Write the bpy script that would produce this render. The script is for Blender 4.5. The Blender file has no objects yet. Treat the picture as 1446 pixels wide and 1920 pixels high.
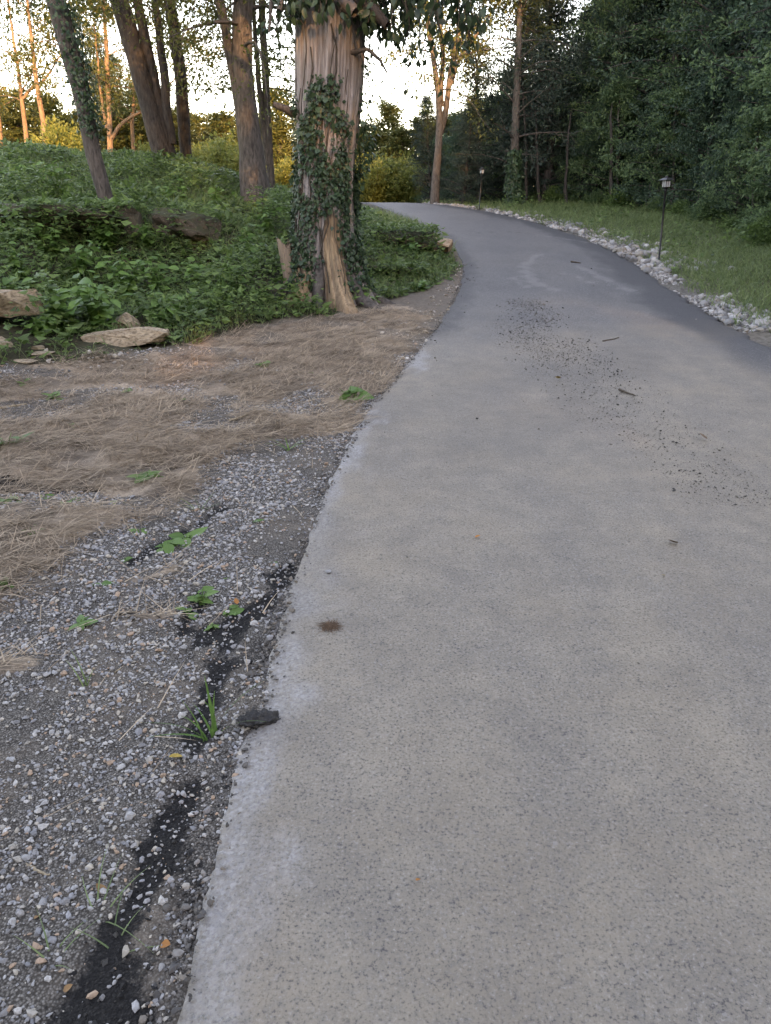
import bpy, bmesh, math, random
import numpy as np
from mathutils import Vector, Matrix
R_ = math.radians
scene = bpy.context.scene

# ------------------------------------------------------------------ camera, sky, sun, exposure
CAM_Z, PITCH, FPX = 1.5, R_(21), 1390.0
cam_d = bpy.data.cameras.new('camera'); cam = bpy.data.objects.new('camera', cam_d)
scene.collection.objects.link(cam); scene.camera = cam
cam.location = (0, 0, CAM_Z); cam.rotation_euler = (R_(90) - PITCH, 0, 0)
cam_d.sensor_fit = 'VERTICAL'; cam_d.sensor_height = 24; cam_d.lens = 24 * FPX / 1920
cam_d.clip_start = 0.05; cam_d.clip_end = 3000

SUN_EL, SUN_AZ = R_(12), R_(165)            # low evening sun, behind and a little right of the viewer
world = bpy.data.worlds.new('World'); scene.world = world; world.use_nodes = True
wn = world.node_tree; wn.nodes.clear()
sky = wn.nodes.new('ShaderNodeTexSky'); sky.sky_type = 'NISHITA'; sky.sun_disc = False
sky.sun_elevation = SUN_EL; sky.sun_rotation = SUN_AZ
sky.air_density = 1.0; sky.dust_density = 0.6; sky.ozone_density = 1.0
bg = wn.nodes.new('ShaderNodeBackground'); bg.inputs['Strength'].default_value = 0.15
wo = wn.nodes.new('ShaderNodeOutputWorld')
wn.links.new(sky.outputs[0], bg.inputs[0]); wn.links.new(bg.outputs[0], wo.inputs[0])
sun_d = bpy.data.lights.new('sun', 'SUN'); sun_d.energy = 2.0; sun_d.angle = R_(0.6); sun_d.color = (1.0, 0.66, 0.34)
sun = bpy.data.objects.new('sun', sun_d); scene.collection.objects.link(sun)
sd = Vector((math.sin(SUN_AZ) * math.cos(SUN_EL), math.cos(SUN_AZ) * math.cos(SUN_EL), math.sin(SUN_EL)))
sun.rotation_euler = (-sd).to_track_quat('-Z', 'Y').to_euler(); sun.location = sd * 60
vs = scene.view_settings
vs.view_transform = 'Standard'; vs.look = 'None'; vs.gamma = 1.0; vs.use_curve_mapping = False
vs.exposure = 3.3
vs.use_white_balance = True; vs.white_balance_temperature = 9500; vs.white_balance_tint = 29
scene.cycles.use_denoising = True
scene.cycles.max_bounces = 5; scene.cycles.diffuse_bounces = 3; scene.cycles.transmission_bounces = 3
scene.cycles.caustics_reflective = False; scene.cycles.caustics_refractive = False

# ------------------------------------------------------------------ small numeric helpers
def rngs(s): return np.random.default_rng(s)
def _h(ix, iy, iz, seed):
    h = (ix * 374761393 + iy * 668265263 + iz * 2147483647 + seed * 1274126177) & 0xffffffff
    h = ((h ^ (h >> 13)) * 1274126177) & 0xffffffff
    h = ((h ^ (h >> 16)) * 2246822519) & 0xffffffff
    return ((h ^ (h >> 15)) & 0xffffff) / float(0xffffff)
def vnoise(x, y, z=0.0, seed=0):
    x, y, z = np.broadcast_arrays(np.asarray(x, float), np.asarray(y, float), np.asarray(z, float))
    ix, iy, iz = np.floor(x).astype(np.int64), np.floor(y).astype(np.int64), np.floor(z).astype(np.int64)
    fx, fy, fz = x - ix, y - iy, z - iz
    fx, fy, fz = [t * t * (3 - 2 * t) for t in (fx, fy, fz)]
    r = 0
    for dx in (0, 1):
        for dy in (0, 1):
            for dz in (0, 1):
                w = (fx if dx else 1 - fx) * (fy if dy else 1 - fy) * (fz if dz else 1 - fz)
                r = r + w * _h(ix + dx, iy + dy, iz + dz, seed)
    return r
def fbm(x, y, z=0.0, seed=0, o=4):
    r, a, t = 0, 0.5, 0
    for k in range(o):
        r = r + a * vnoise(np.asarray(x) * 2 ** k, np.asarray(y) * 2 ** k, np.asarray(z) * 2 ** k, seed + k * 17); t += a; a *= .5
    return r / t
def sstep(a, b, x): t = np.clip((x - a) / (b - a), 0, 1); return t * t * (3 - 2 * t)
def unit(v): v = np.asarray(v, float); return v / np.maximum(np.linalg.norm(v, axis=-1, keepdims=True), 1e-9)

# ------------------------------------------------------------------ objects
COL = scene.collection
def mesh_data(name, V, F, mats, smooth=False, attrs=None, mi=None):
    """V (n,3); F an (m,k) array or a list of such arrays"""
    Fs = F if isinstance(F, list) else [F]
    Fs = [np.asarray(f, np.int32) for f in Fs if len(f)]
    V = np.asarray(V, np.float32)
    me = bpy.data.meshes.new(name)
    me.vertices.add(len(V)); me.vertices.foreach_set('co', V.ravel())
    loops = np.concatenate([f.ravel() for f in Fs]); cnt = np.concatenate([np.full(len(f), f.shape[1]) for f in Fs])
    me.loops.add(len(loops)); me.loops.foreach_set('vertex_index', loops.astype(np.int32))
    me.polygons.add(len(cnt))
    st = np.concatenate([[0], np.cumsum(cnt)[:-1]]).astype(np.int32)
    me.polygons.foreach_set('loop_start', st)
    me.update(calc_edges=True)
    for m in (mats if isinstance(mats, (list, tuple)) else [mats]): me.materials.append(m)
    if mi is not None: me.polygons.foreach_set('material_index', np.asarray(mi, np.int32))
    me.polygons.foreach_set('use_smooth', np.full(len(cnt), bool(smooth)))
    for k, a in (attrs or {}).items():
        a = np.asarray(a, np.float32)
        if a.ndim == 1:
            at_ = me.attributes.new(k, 'FLOAT', 'POINT'); at_.data.foreach_set('value', a)
        else:
            at_ = me.attributes.new(k, 'FLOAT_COLOR', 'POINT')
            at_.data.foreach_set('color', np.concatenate([a, np.ones((len(a), 1), np.float32)], 1).ravel())
    me.validate(); return me
def link(name, data, parent=None, loc=None, rot=None, scale=None):
    o = bpy.data.objects.new(name, data); COL.objects.link(o)
    if parent: o.parent = parent
    if loc is not None: o.location = loc
    if rot is not None: o.rotation_euler = rot
    if scale is not None: o.scale = scale if hasattr(scale, '__len__') else (scale,) * 3
    return o
def tag(o, label=None, cat=None, group=None, kind=None):
    if label: o['label'] = label
    if cat: o['category'] = cat
    if group: o['group'] = group
    if kind: o['kind'] = kind
    return o
def thing(name, label, cat, loc, group=None, rz=0):
    return tag(link(name, None, loc=loc, rot=(0, 0, rz)), label, cat, group)
def copy_thing(src, loc, rz, scale=1.0, label=None, tilt=(0, 0)):
    r = src.copy(); COL.objects.link(r); r.location = loc; r.rotation_euler = (tilt[0], tilt[1], rz)
    r.scale = scale if hasattr(scale, '__len__') else (scale,) * 3
    if label: r['label'] = label
    for ch in src.children:
        c = ch.copy(); COL.objects.link(c); c.parent = r
    return r
class Acc:
    """collects pieces of geometry into one mesh"""
    def __init__(s): s.V = []; s.F = {}; s.n = 0; s.A = []
    def add(s, V, F, a=None):
        F = np.asarray(F); V = np.asarray(V, float)
        s.V.append(V); s.F.setdefault(F.shape[1], []).append(F + s.n); s.n += len(V)
        if a is not None: s.A.append(np.full(len(V), a) if np.isscalar(a) else a)
    def data(s, name, mat, smooth=False, attr=None):
        at_ = {attr: np.concatenate(s.A)} if attr and s.A else None
        return mesh_data(name, np.concatenate(s.V), [np.concatenate(f) for f in s.F.values()], mat, smooth, at_)
def tube(pts, rad, n=6, cap=True, rough=0, seed=0):
    pts = np.asarray(pts, float); rad = np.broadcast_to(np.asarray(rad, float), (len(pts),))
    t = unit(np.gradient(pts, axis=0)); ref = np.array([1., 0, 0]) if abs(t[0][0]) < .8 else np.array([0, 1., 0])
    u = unit(np.cross(t, ref)); v = np.cross(t, u)
    a = np.linspace(0, 2 * np.pi, n, endpoint=False)
    ring = (np.cos(a)[None, :, None] * u[:, None] + np.sin(a)[None, :, None] * v[:, None])
    r = rad[:, None] * np.ones(n)
    if rough:
        r = r * (1 + rough * (fbm(np.cos(a)[None] * 2.2 + 9 + 0 * r, np.sin(a)[None] * 2.2 + 0 * r, np.linspace(0, 1, len(pts))[:, None] * len(pts) * .15 + 0 * r, seed) - .5) * 2)
    V = (pts[:, None] + ring * r[..., None]).reshape(-1, 3)
    i = np.arange(len(pts) - 1)[:, None] * n; j = np.arange(n)[None]; k = (j + 1) % n
    F = np.stack([i + j, i + k, i + n + k, i + n + j], -1).reshape(-1, 4)
    return V, F
def replicate(V, F, M, T):
    """copies (V,F) by matrices M (k,3,3) and offsets T (k,3)"""
    k, n = len(T), len(V)
    W = np.einsum('kij,nj->kni', M, V) + T[:, None]
    return W.reshape(-1, 3), (F[None] + (np.arange(k) * n)[:, None, None]).reshape(-1, F.shape[1])
def rand_rot(rng, k, flat=1.0):
    ax = unit(rng.normal(size=(k, 3))); an = rng.uniform(0, 2 * np.pi, k) * flat
    c, s = np.cos(an), np.sin(an); K = np.zeros((k, 3, 3))
    K[:, 0, 1], K[:, 0, 2], K[:, 1, 0], K[:, 1, 2], K[:, 2, 0], K[:, 2, 1] = -ax[:, 2], ax[:, 1], ax[:, 2], -ax[:, 0], -ax[:, 1], ax[:, 0]
    Rm = np.eye(3)[None] + s[:, None, None] * K + (1 - c)[:, None, None] * (K @ K)
    if flat < 1:
        z = rng.uniform(0, 2 * np.pi, k); Z = np.zeros((k, 3, 3)); Z[:, 2, 2] = 1
        Z[:, 0, 0] = Z[:, 1, 1] = np.cos(z); Z[:, 0, 1] = -np.sin(z); Z[:, 1, 0] = np.sin(z); Rm = Rm @ Z
    return Rm
def ico(sub):
    bm = bmesh.new(); bmesh.ops.create_icosphere(bm, subdivisions=sub, radius=1); bm.verts.ensure_lookup_table()
    V = np.array([v.co[:] for v in bm.verts]); F = np.array([[v.index for v in f.verts] for f in bm.faces]); bm.free(); return V, F
ICO = {k: ico(k) for k in (1, 2, 3, 4, 5)}
ICO[0] = (np.array([[1, 0, 0], [-1, 0, 0], [0, 1, 0], [0, -1, 0], [0, 0, 1], [0, 0, -1]], float), np.array([[0, 2, 4], [2, 1, 4], [1, 3, 4], [3, 0, 4], [2, 0, 5], [1, 2, 5], [3, 1, 5], [0, 3, 5]]))
def chisel(seed, dims, sub=2, planes=12, depth=(.55, .9), rough=.04, box=None, freq=2.5):
    """a broken-faced stone: a ball cut by random planes, stretched, roughened"""
    rng = rngs(seed); V, F = ICO[sub]; V = V.copy() * (1.0 if box is None else 1.75)
    nrm = unit(rng.normal(size=(planes, 3))); dep = rng.uniform(*depth, planes)
    if box is not None:
        bn = np.array([[1, 0, 0], [-1, 0, 0], [0, 1, 0], [0, -1, 0], [0, 0, 1], [0, 0, -1]], float)
        nrm = np.concatenate([unit(bn + rng.normal(size=(6, 3)) * .06), nrm]); dep = np.concatenate([np.full(6, 1.0), dep * box])
    for n, d in zip(nrm, dep):
        e = V @ n - d; V -= np.outer(np.maximum(e, 0), n)
    V *= np.asarray(dims) / 2
    nn = unit(V / np.asarray(dims) ** 2); s = min(dims)
    V = V + nn * ((fbm(V[:, 0] / s * freq + 5, V[:, 1] / s * freq, V[:, 2] / s * freq * 1.6, seed, 4) - .5) * 2 * rough * s)[:, None]
    return V, F
def leaf_quads(C, A, L, W, rng, fold=.25, S=None, bend=0.0):
    """pointed folded leaves: base C, axis A, lengths L, widths W"""
    n = len(C); A = unit(A)
    if S is None: S = np.cross(A, rng.normal(size=(n, 3)))
    S = unit(S); Nn = np.cross(A, S)
    L = np.broadcast_to(L, (n,))[:, None]; W = np.broadcast_to(W, (n,))[:, None]
    m = C + A * L * .42
    V = np.stack([C, m + S * W * .5 + Nn * W * fold, C + A * L - Nn * L * bend, m - S * W * .5 + Nn * W * fold], 1).reshape(-1, 3)
    F = np.arange(4 * n).reshape(-1, 4)
    return V, F
def blades(C, D, L, W, rng, curve=.4, seg=3):
    """grass blades: narrow strips that arch over"""
    n = len(C); D = unit(D); side = np.cross(D, np.array([0, 0, 1.]) + rng.normal(size=(n, 3)) * .15); side = unit(side)
    hor = D.copy(); hor[:, 2] = 0; hor = unit(hor + rng.normal(size=(n, 3)) * [.3, .3, 0])
    L = np.broadcast_to(L, (n,))[:, None]; W = np.broadcast_to(W, (n,))[:, None]; cv = (np.broadcast_to(curve, (n,)) * rng.uniform(.3, 1.5, n))[:, None]
    rows = []
    for i in range(seg + 1):
        t = i / seg; p = C + D * L * t + hor * L * cv * t * t - np.array([0, 0, 1.]) * L * cv * .55 * t ** 2.4
        w = W * (1 - t ** 1.6) * .5 + W * .03
        rows += [p - side * w, p + side * w]
    V = np.stack(rows, 1).reshape(-1, 3); k = 2 * (seg + 1)
    q = np.array([[2 * i, 2 * i + 1, 2 * i + 3, 2 * i + 2] for i in range(seg)])
    F = (q[None] + (np.arange(n) * k)[:, None, None]).reshape(-1, 4)
    return V, F

# ------------------------------------------------------------------ materials
def new_mat(name):
    m = bpy.data.materials.new(name); m.use_nodes = True; nt = m.node_tree
    b = nt.nodes['Principled BSDF']; b.inputs['Specular IOR Level'].default_value = .3
    return m, nt, b
def nd(nt, t, ins=None, **kw):
    n = nt.nodes.new('ShaderNode' + t)
    for k, v in kw.items(): setattr(n, k, v)
    for k, v in (ins or {}).items():
        if hasattr(v, 'node'): nt.links.new(v, n.inputs[k])
        else: n.inputs[k].default_value = v
    return n
def mixc(nt, f, a, b, blend='MIX'):
    n = nt.nodes.new('ShaderNodeMix'); n.data_type = 'RGBA'; n.blend_type = blend
    for s, v in ((n.inputs[0], f), (n.inputs[6], a), (n.inputs[7], b)):
        if hasattr(v, 'node'): nt.links.new(v, s)
        else: s.default_value = v if not isinstance(v, tuple) else tuple(v) + (1,) * (4 - len(v))
    return n.outputs[2]
def math_(nt, op, a, b=0.0, c=None):
    n = nt.nodes.new('ShaderNodeMath'); n.operation = op
    for s, v in zip(n.inputs, (a, b) if c is None else (a, b, c)):
        if hasattr(v, 'node'): nt.links.new(v, s)
        else: s.default_value = v
    return n.outputs[0]
def mrange(nt, v, a, b, c=0.0, d=1.0):
    n = nd(nt, 'MapRange', {0: v, 1: a, 2: b, 3: c, 4: d}); return n.outputs[0]
def coords(nt, scale=(1, 1, 1), kind='Object'):
    tc = nt.nodes.new('ShaderNodeTexCoord'); mp = nd(nt, 'Mapping', {'Vector': tc.outputs[kind], 'Scale': scale}); return mp.outputs[0]
def noise(nt, vec, scale, detail=4, rough=.55, dist=0.0):
    return nd(nt, 'TexNoise', {'Vector': vec, 'Scale': scale, 'Detail': detail, 'Roughness': rough, 'Distortion': dist}).outputs['Fac']
def bump(nt, b, h, strength=.5, dist=.01, prev=None):
    n = nd(nt, 'Bump', {'Height': h, 'Strength': strength, 'Distance': dist})
    if prev is not None: nt.links.new(prev, n.inputs['Normal'])
    nt.links.new(n.outputs[0], b.inputs['Normal']); return n.outputs[0]
def leaf_mat(name, dark, light, trans=.35, rough=.5, tcol=None):
    m, nt, b = new_mat(name)
    g = nd(nt, 'NewGeometry'); oi = nd(nt, 'ObjectInfo')
    r = math_(nt, 'FRACT', math_(nt, 'ADD', g.outputs['Random Per Island'], oi.outputs['Random']))
    big = noise(nt, coords(nt, kind='Object'), 1.3, 2)
    f = mrange(nt, math_(nt, 'ADD', math_(nt, 'MULTIPLY', r, .7), math_(nt, 'MULTIPLY', big, .6)), .2, 1.1)
    c = mixc(nt, f, dark, light)
    nt.links.new(c, b.inputs['Base Color']); b.inputs['Roughness'].default_value = rough
    tr = nd(nt, 'BsdfTranslucent', {'Color': mixc(nt, .5, c, tcol or tuple(min(1, x * 1.4) for x in light))})
    mx = nd(nt, 'MixShader', {0: trans, 1: b.outputs[0], 2: tr.outputs[0]})
    nt.links.new(mx.outputs[0], nt.nodes['Material Output'].inputs['Surface'])
    return m
def bark_mat(name, dark, light, sc=14, stretch=.12, bs=.8, bd=.02):
    m, nt, b = new_mat(name)
    v = coords(nt, (1, 1, stretch)); n1 = noise(nt, v, sc, 6, .6, .4); n2 = noise(nt, coords(nt), 3, 3)
    c = mixc(nt, mrange(nt, n1, .32, .66), dark, light)
    c = mixc(nt, mrange(nt, n2, .35, .75, 0, .55), c, tuple(x * .55 for x in light))
    nt.links.new(c, b.inputs['Base Color']); b.inputs['Roughness'].default_value = .9
    bump(nt, b, n1, bs, bd); return m
def plain_mat(name, a, b_, sc=20, rough=.8, metal=0, bs=.3, bd=.003):
    m, nt, b = new_mat(name); v = coords(nt); n = noise(nt, v, sc, 5)
    oi = nd(nt, 'ObjectInfo')
    c = mixc(nt, mrange(nt, n, .3, .7), a, b_); c = mixc(nt, math_(nt, 'MULTIPLY', oi.outputs['Random'], .35), c, tuple(x * .45 for x in a))
    nt.links.new(c, b.inputs['Base Color']); b.inputs['Roughness'].default_value = rough; b.inputs['Metallic'].default_value = metal
    bump(nt, b, n, bs, bd); return m
def stone_mat(name, palette, attr=None, sc=60, dirt=(.10, .075, .05)):
    """grey to tan stones: each one its own tone"""
    m, nt, b = new_mat(name)
    if attr: r = nd(nt, 'Attribute', attribute_name=attr).outputs['Fac']
    else: r = nd(nt, 'ObjectInfo').outputs['Random']
    cr = nd(nt, 'ValToRGB', {0: r}); el = cr.color_ramp.elements; cr.color_ramp.interpolation = 'CONSTANT'
    el[0].position = 0; el[0].color = palette[0] + (1,); el[1].position = 1 / len(palette); el[1].color = palette[1] + (1,)
    for i, p in enumerate(palette[2:], 2): e = el.new(i / len(palette)); e.color = p + (1,)
    v = coords(nt, kind='Object'); n = noise(nt, v, sc, 5)
    c = mixc(nt, mrange(nt, n, .45, .72, 0, .45), cr.outputs[0], dirt)
    nt.links.new(c, b.inputs['Base Color']); b.inputs['Roughness'].default_value = .75
    bump(nt, b, n, .5, .004); return m

# ------------------------------------------------------------------ the lie of the land
def zr(y):
    """long profile of the drive: rising ever steeper to a crest about 33 m off, then down again"""
    y = np.asarray(y, float); a = .05 * y + .00095 * y * y
    a = np.where(y < 0, .03 * y, a)
    t = np.clip(y - 28, 0, 12); b = 2.1448 + .1032 * t - .008 * t * t - .09 * np.clip(y - 40, 0, 14)
    return np.where(y < 28, a, b)
FWD = np.array([0, math.cos(PITCH), -math.sin(PITCH)]); UPV = np.array([0, math.sin(PITCH), math.cos(PITCH)])
def ray(px, py): return FWD + np.array([1., 0, 0]) * (px - 723) / FPX + UPV * (960 - py) / FPX
def at_y(px, py, y): d = ray(px, py); return d * (y / d[1]) + np.array([0, 0, CAM_Z])
def hit(px, py, hf, tmax=80):
    d = ray(px, py); t = np.concatenate([np.arange(.8, 12, .01), np.arange(12, tmax, .04)]); P = d[None] * t[:, None]
    P[:, 2] += CAM_Z; k = np.argmax(P[:, 2] < hf(P[:, 0], P[:, 1])); return P[k]
def at0(px, py): return hit(px, py, lambda x, y: zr(y))
def mpp(p): return float((p - [0, 0, CAM_Z]) @ FWD) / FPX        # metres that one photo pixel spans at p

# edges of the asphalt in plan, metres
LE = np.array([(-.52, -9), (-.47, -3), (-.45, .4), (-.43, 1), (-.425, 1.33), (-.42, 1.66), (-.4, 1.94), (-.4, 2.25), (-.39, 2.65), (-.37, 2.98), (-.35, 3.37), (-.31, 3.94), (-.21, 4.59), (-.09, 5.38), (.07, 6.08), (.35, 7.32), (.65, 8.73), (1, 10.72), (1.23, 12.32), (1.42, 14.4), (1.5, 16.94), (1.4, 19.47), (1.0, 22.33), (.38, 25.83), (-.15, 28.31), (-.6, 30.7), (-1.4, 33), (-3, 36), (-6, 39.5)])
RE = np.array([(3.3, -9), (3.35, -3), (3.4, 1), (3.5, 4), (3.73, 7.27), (3.82, 8.41), (3.95, 9.83), (4.18, 11.74), (4.45, 13.65), (4.68, 16.14), (4.66, 19.47), (4.29, 23.14), (3.47, 26.42), (2.6, 28.55), (1.54, 30.6), (.2, 33), (-1.2, 36), (-4, 39.5)])
def xl(y): return np.interp(y, LE[:, 1], LE[:, 0])
def xr(y): return np.interp(y, RE[:, 1], RE[:, 0])

# extra height above the drive's profile, known at spots and spread between them
ctl = []
for y in (-9, -4, 0, 2, 4, 6, 8, 10, 12, 14.4, 17, 19.5, 22.3, 25.8, 28.3, 31, 34): ctl += [(float(xl(y)) - .05, y, 0), (float(xl(y)) * .5 + float(xr(y)) * .5, y, 0), (float(xr(y)) + .05, y, 0)]
for px, py in ((0, 690), (150, 668), (310, 650), (480, 610), (660, 578), (760, 550), (0, 1100), (300, 900), (600, 680), (0, 1400), (-300, 760), (-300, 1200)):
    p = at0(px, py); ctl.append((p[0], p[1], 0))
for px, py, y in ((0, 600, 7.5), (-200, 590, 7.4), (150, 605, 8.2), (300, 600, 8.6), (0, 455, 10.4), (200, 455, 10.5), (0, 412, 10.9), (200, 415, 11.1), (200, 500, 10.0), (100, 540, 9.2),
                  (210, 398, 12), (350, 490, 10.6), (350, 418, 11.4), (420, 430, 11.6), (440, 500, 10.6), (310, 308, 18), (0, 288, 18), (-300, 290, 18), (345, 315, 19), (150, 300, 18), (100, 345, 15), (300, 350, 15),
                  (480, 388, 15), (560, 545, 10.2), (640, 552, 10.4), (520, 460, 12), (530, 383, 17), (590, 390, 19), (720, 550, 11.3), (700, 505, 12.4), (770, 500, 13), (745, 452, 14.4), (820, 452, 15.5), (720, 408, 20), (690, 384, 25)):
    p = at_y(px, py, y); ctl.append((p[0], p[1], p[2] + .04 - float(zr(y))))
for x, y, z in ((-9, 26, 3.35), (-5, 27, 2.7), (-14, 26, 3.6), (-13, 36, 3.5), (-5, 38, 2.4), (-25, 36, 3.8), (-12, 20, 3.4), (-20, 12, 3.2), (-9, 9, 1.2), (-14, 4, 1.0), (-12, -6, .2), (-30, 60, 3), (0, 60, 2), (30, 60, 2.2), (0, 120, 3), (60, 120, 3), (-60, 120, 3), (-60, 40, 4), (-60, 0, 2),
                (6, 2, .1), (8, 6, .35), (6, 10, .62), (8, 14, .95), (7, 18, 1.2), (7, 22, 1.62), (6, 26, 1.95), (5, 30, 2.3), (12, 14, 1.1), (14, 20, 1.6), (12, 28, 2.2), (20, 4, .8), (30, 30, 2.4), (60, 40, 3), (60, 0, 2),
                (0, -14, 0.2), (-20, -18, 2.5), (20, -18, 2.5), (-8, -20, 3.4), (10, -20, 3.4), (0, -30, 6), (-40, -30, 6), (40, -30, 6), (0, -60, 7), (-60, -60, 7), (60, -60, 7)):  # unseen rise added behind the viewer, helps its trees block the sun
    ctl.append((x, y, z - float(zr(y))))
ctl = np.array(ctl); nC = len(ctl)
_D = np.hypot(ctl[:, None, 0] - ctl[None, :, 0], ctl[:, None, 1] - ctl[None, :, 1])
_A = np.zeros((nC + 1, nC + 1)); _A[:nC, :nC] = -_D - np.eye(nC) * .02; _A[:nC, nC] = _A[nC, :nC] = 1
_w = np.linalg.solve(_A, np.concatenate([ctl[:, 2], [0]]))
def extra(x, y):
    x = np.asarray(x, float); y = np.asarray(y, float); sh = np.broadcast(x, y).shape
    x = np.broadcast_to(x, sh).ravel(); y = np.broadcast_to(y, sh).ravel(); r = np.full(x.shape, _w[nC])
    for (cx, cy, _), w in zip(ctl, _w[:nC]): r = r - w * np.sqrt((x - cx) ** 2 + (y - cy) ** 2 + .02)
    return r.reshape(sh)
def H(x, y):
    """surface of the soil, without the finest relief"""
    x = np.asarray(x, float); y = np.asarray(y, float)
    xc, yc = np.clip(x, -70, 70), np.clip(y, -70, 130)
    off = np.minimum(np.minimum(x - xl(y), xr(y) - x), np.minimum(y + 8.5, 39 - y))        # >0 under the asphalt
    e = extra(xc, yc) * sstep(.05, -.5, off)
    return zr(yc) + e - .026 + .022 * (fbm(x * 2.4, y * 2.4, 0, 27, 3) - .5) * sstep(-1.2, -.1, off) - .09 * sstep(.05, .16, off)
def at(px, py): return hit(px, py, H)
def gpos(x, y, dz=0.0): return (float(x), float(y), float(H(x, y)) + dz)
def poly_mask(poly, x, y):
    """signed distance to a polygon in plan: >0 inside"""
    poly = np.asarray(poly)[:, :2]; d = np.full(np.shape(x), 1e9); ins = np.zeros(np.shape(x), bool)
    for (ax, ay), (bx, by) in zip(poly, np.roll(poly, -1, 0)):
        t = np.clip(((x - ax) * (bx - ax) + (y - ay) * (by - ay)) / ((bx - ax) ** 2 + (by - ay) ** 2 + 1e-12), 0, 1)
        d = np.minimum(d, np.hypot(x - ax - t * (bx - ax), y - ay - t * (by - ay)))
        ins ^= ((ay > y) != (by > y)) & (x < (bx - ax) * (y - ay) / (by - ay + 1e-12) + ax)
    return np.where(ins, d, -d)
def line_dist(pts, x, y):
    """distance to a polyline of (x, y, radius), less the radius"""
    d = np.full(np.shape(x), 1e9)
    for (ax, ay, ar), (bx, by, br) in zip(pts[:-1], pts[1:]):
        t = np.clip(((x - ax) * (bx - ax) + (y - ay) * (by - ay)) / ((bx - ax) ** 2 + (by - ay) ** 2 + 1e-12), 0, 1)
        d = np.minimum(d, np.hypot(x - ax - t * (bx - ax), y - ay - t * (by - ay)) - (ar + t * (br - ar)))
    return d
P0 = lambda L: [tuple(at0(a, b)[:2]) for a, b in L]
def PR(L):
    out = []
    for a, b, r in L: p = at0(a, b); out.append((p[0], p[1], r * mpp(p)))
    return out
STRAW = P0([(-260, 740), (0, 690), (150, 675), (310, 652), (480, 612), (660, 585), (760, 560), (800, 590), (745, 690), (690, 745), (650, 790), (560, 830), (430, 850), (380, 880), (330, 935), (230, 985), (130, 1030), (60, 1070), (0, 1100), (-260, 1180)])
MATS = [PR([(-60, 1245, 26), (50, 1235, 12)]), PR([(215, 1150, 12), (300, 1145, 16)]), PR([(250, 1085, 8), (330, 1060, 10)])]
BLACK = [PR([(-200, 900, 40), (0, 895, 30), (60, 905, 26), (170, 905, 20)]), PR([(255, 1050, 22), (320, 1005, 26), (420, 945, 20), (450, 945, 8)]),
         PR([(545, 1040, 14), (500, 1120, 22), (420, 1170, 44), (340, 1215, 40)]), PR([(430, 1170, 40), (390, 1300, 26), (365, 1440, 22), (330, 1540, 26), (280, 1620, 34), (240, 1720, 44), (200, 1790, 60), (180, 1920, 80)]),
         PR([(470, 1200, 30), (440, 1330, 24), (410, 1450, 20), (360, 1600, 24), (320, 1750, 30), (290, 1920, 40)]), PR([(370, 1100, 14), (330, 1210, 18)])]
BANK = P0([(-400, 745), (0, 690), (150, 672), (310, 650), (480, 608), (600, 590), (660, 578), (760, 550), (850, 515), (858, 500), (845, 465), (820, 443), (785, 423), (740, 402), (697, 383)]) + [(-3.5, 36), (-6, 45), (-70, 60), (-70, 5), (-20, 3)]
def zones(x, y):
    nz = fbm(x * 2.2, y * 2.2, 0, 3, 4) - .5; n2 = fbm(x * 7, y * 7, 0, 8, 3) - .5
    straw = sstep(-.12, .10, poly_mask(STRAW, x, y) + nz * .5 + n2 * .12) * (.15 + .85 * sstep(.36, .52, fbm(x * 1.6 + 3, y * 2.2, 0, 21, 4) + .06))
    for m in MATS: straw = np.maximum(straw, sstep(.02, -.02, line_dist(m, x, y) + n2 * .08))
    black = np.zeros_like(straw)
    n3 = fbm(x * 16, y * 16, 0, 9, 3) - .5
    for q, m in enumerate(BLACK): black = np.maximum(black, sstep(.03, -.03, line_dist(m, x, y) + nz * .10 + n2 * .12 + n3 * .05) * (.55 if q == 4 else 1))
    bank = sstep(-.10, .12, poly_mask(BANK, x, y) + nz * .35 + n2 * .1)
    right = sstep(.0, .3, x - xr(y))
    rr = x - xr(y); rip = sstep(.85, .35, rr + nz * .8) * sstep(-.05, .05, rr)
    gravel = (1 - straw) * (1 - bank) * (1 - right) * (.25 + .75 * sstep(7.5, 5.8, y + nz * 2))
    return gravel, straw, black, bank, right, rip

# --- ground sheet
def axis(fine0, fine1, df, lo, hi, g=1.13, mid=None):
    a = list(np.arange(fine0, fine1, df)); s = df
    while a[-1] < hi: s = min(s * g, 60); a.append(a[-1] + s)
    s = df
    while a[0] > lo: s = min(s * g, 60); a.insert(0, a[0] - s)
    return np.array(a)
def soil_relief(x, y, g, s, b, bank):
    near = np.exp(-np.maximum(np.hypot(x, y) - 8, 0) / 25)
    r = (fbm(x * 1.7, y * 1.7, 0, 5, 5) - .5) * (.05 + .10 * bank) + (fbm(x * 14, y * 14, 0, 6, 3) - .5) * .022 + s * (fbm(x * 4, y * 6, 0, 41, 4) - .4) * .07 - b * .015
    return r * near
gx = axis(-3.6, .6, .035, -900, 900); gy = axis(.9, 9.5, .035, -900, 1200, 1.06)
GX, GY = np.meshgrid(gx, gy); fx_, fy_ = GX.ravel(), GY.ravel()
g_, s_, b_, k_, rt_, rp_ = zones(fx_, fy_)
hid = sstep(.0, -.12, np.maximum(np.maximum(xl(fy_) - fx_, fx_ - xr(fy_)), fy_ - 39))
gz = H(fx_, fy_) + soil_relief(fx_, fy_, g_, s_, b_, k_) * (1 - hid)
nx = len(gx); ny = len(gy); ii = np.arange(ny - 1)[:, None] * nx + np.arange(nx - 1)[None]
GF = np.stack([ii, ii + 1, ii + nx + 1, ii + nx], -1).reshape(-1, 4)

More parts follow.
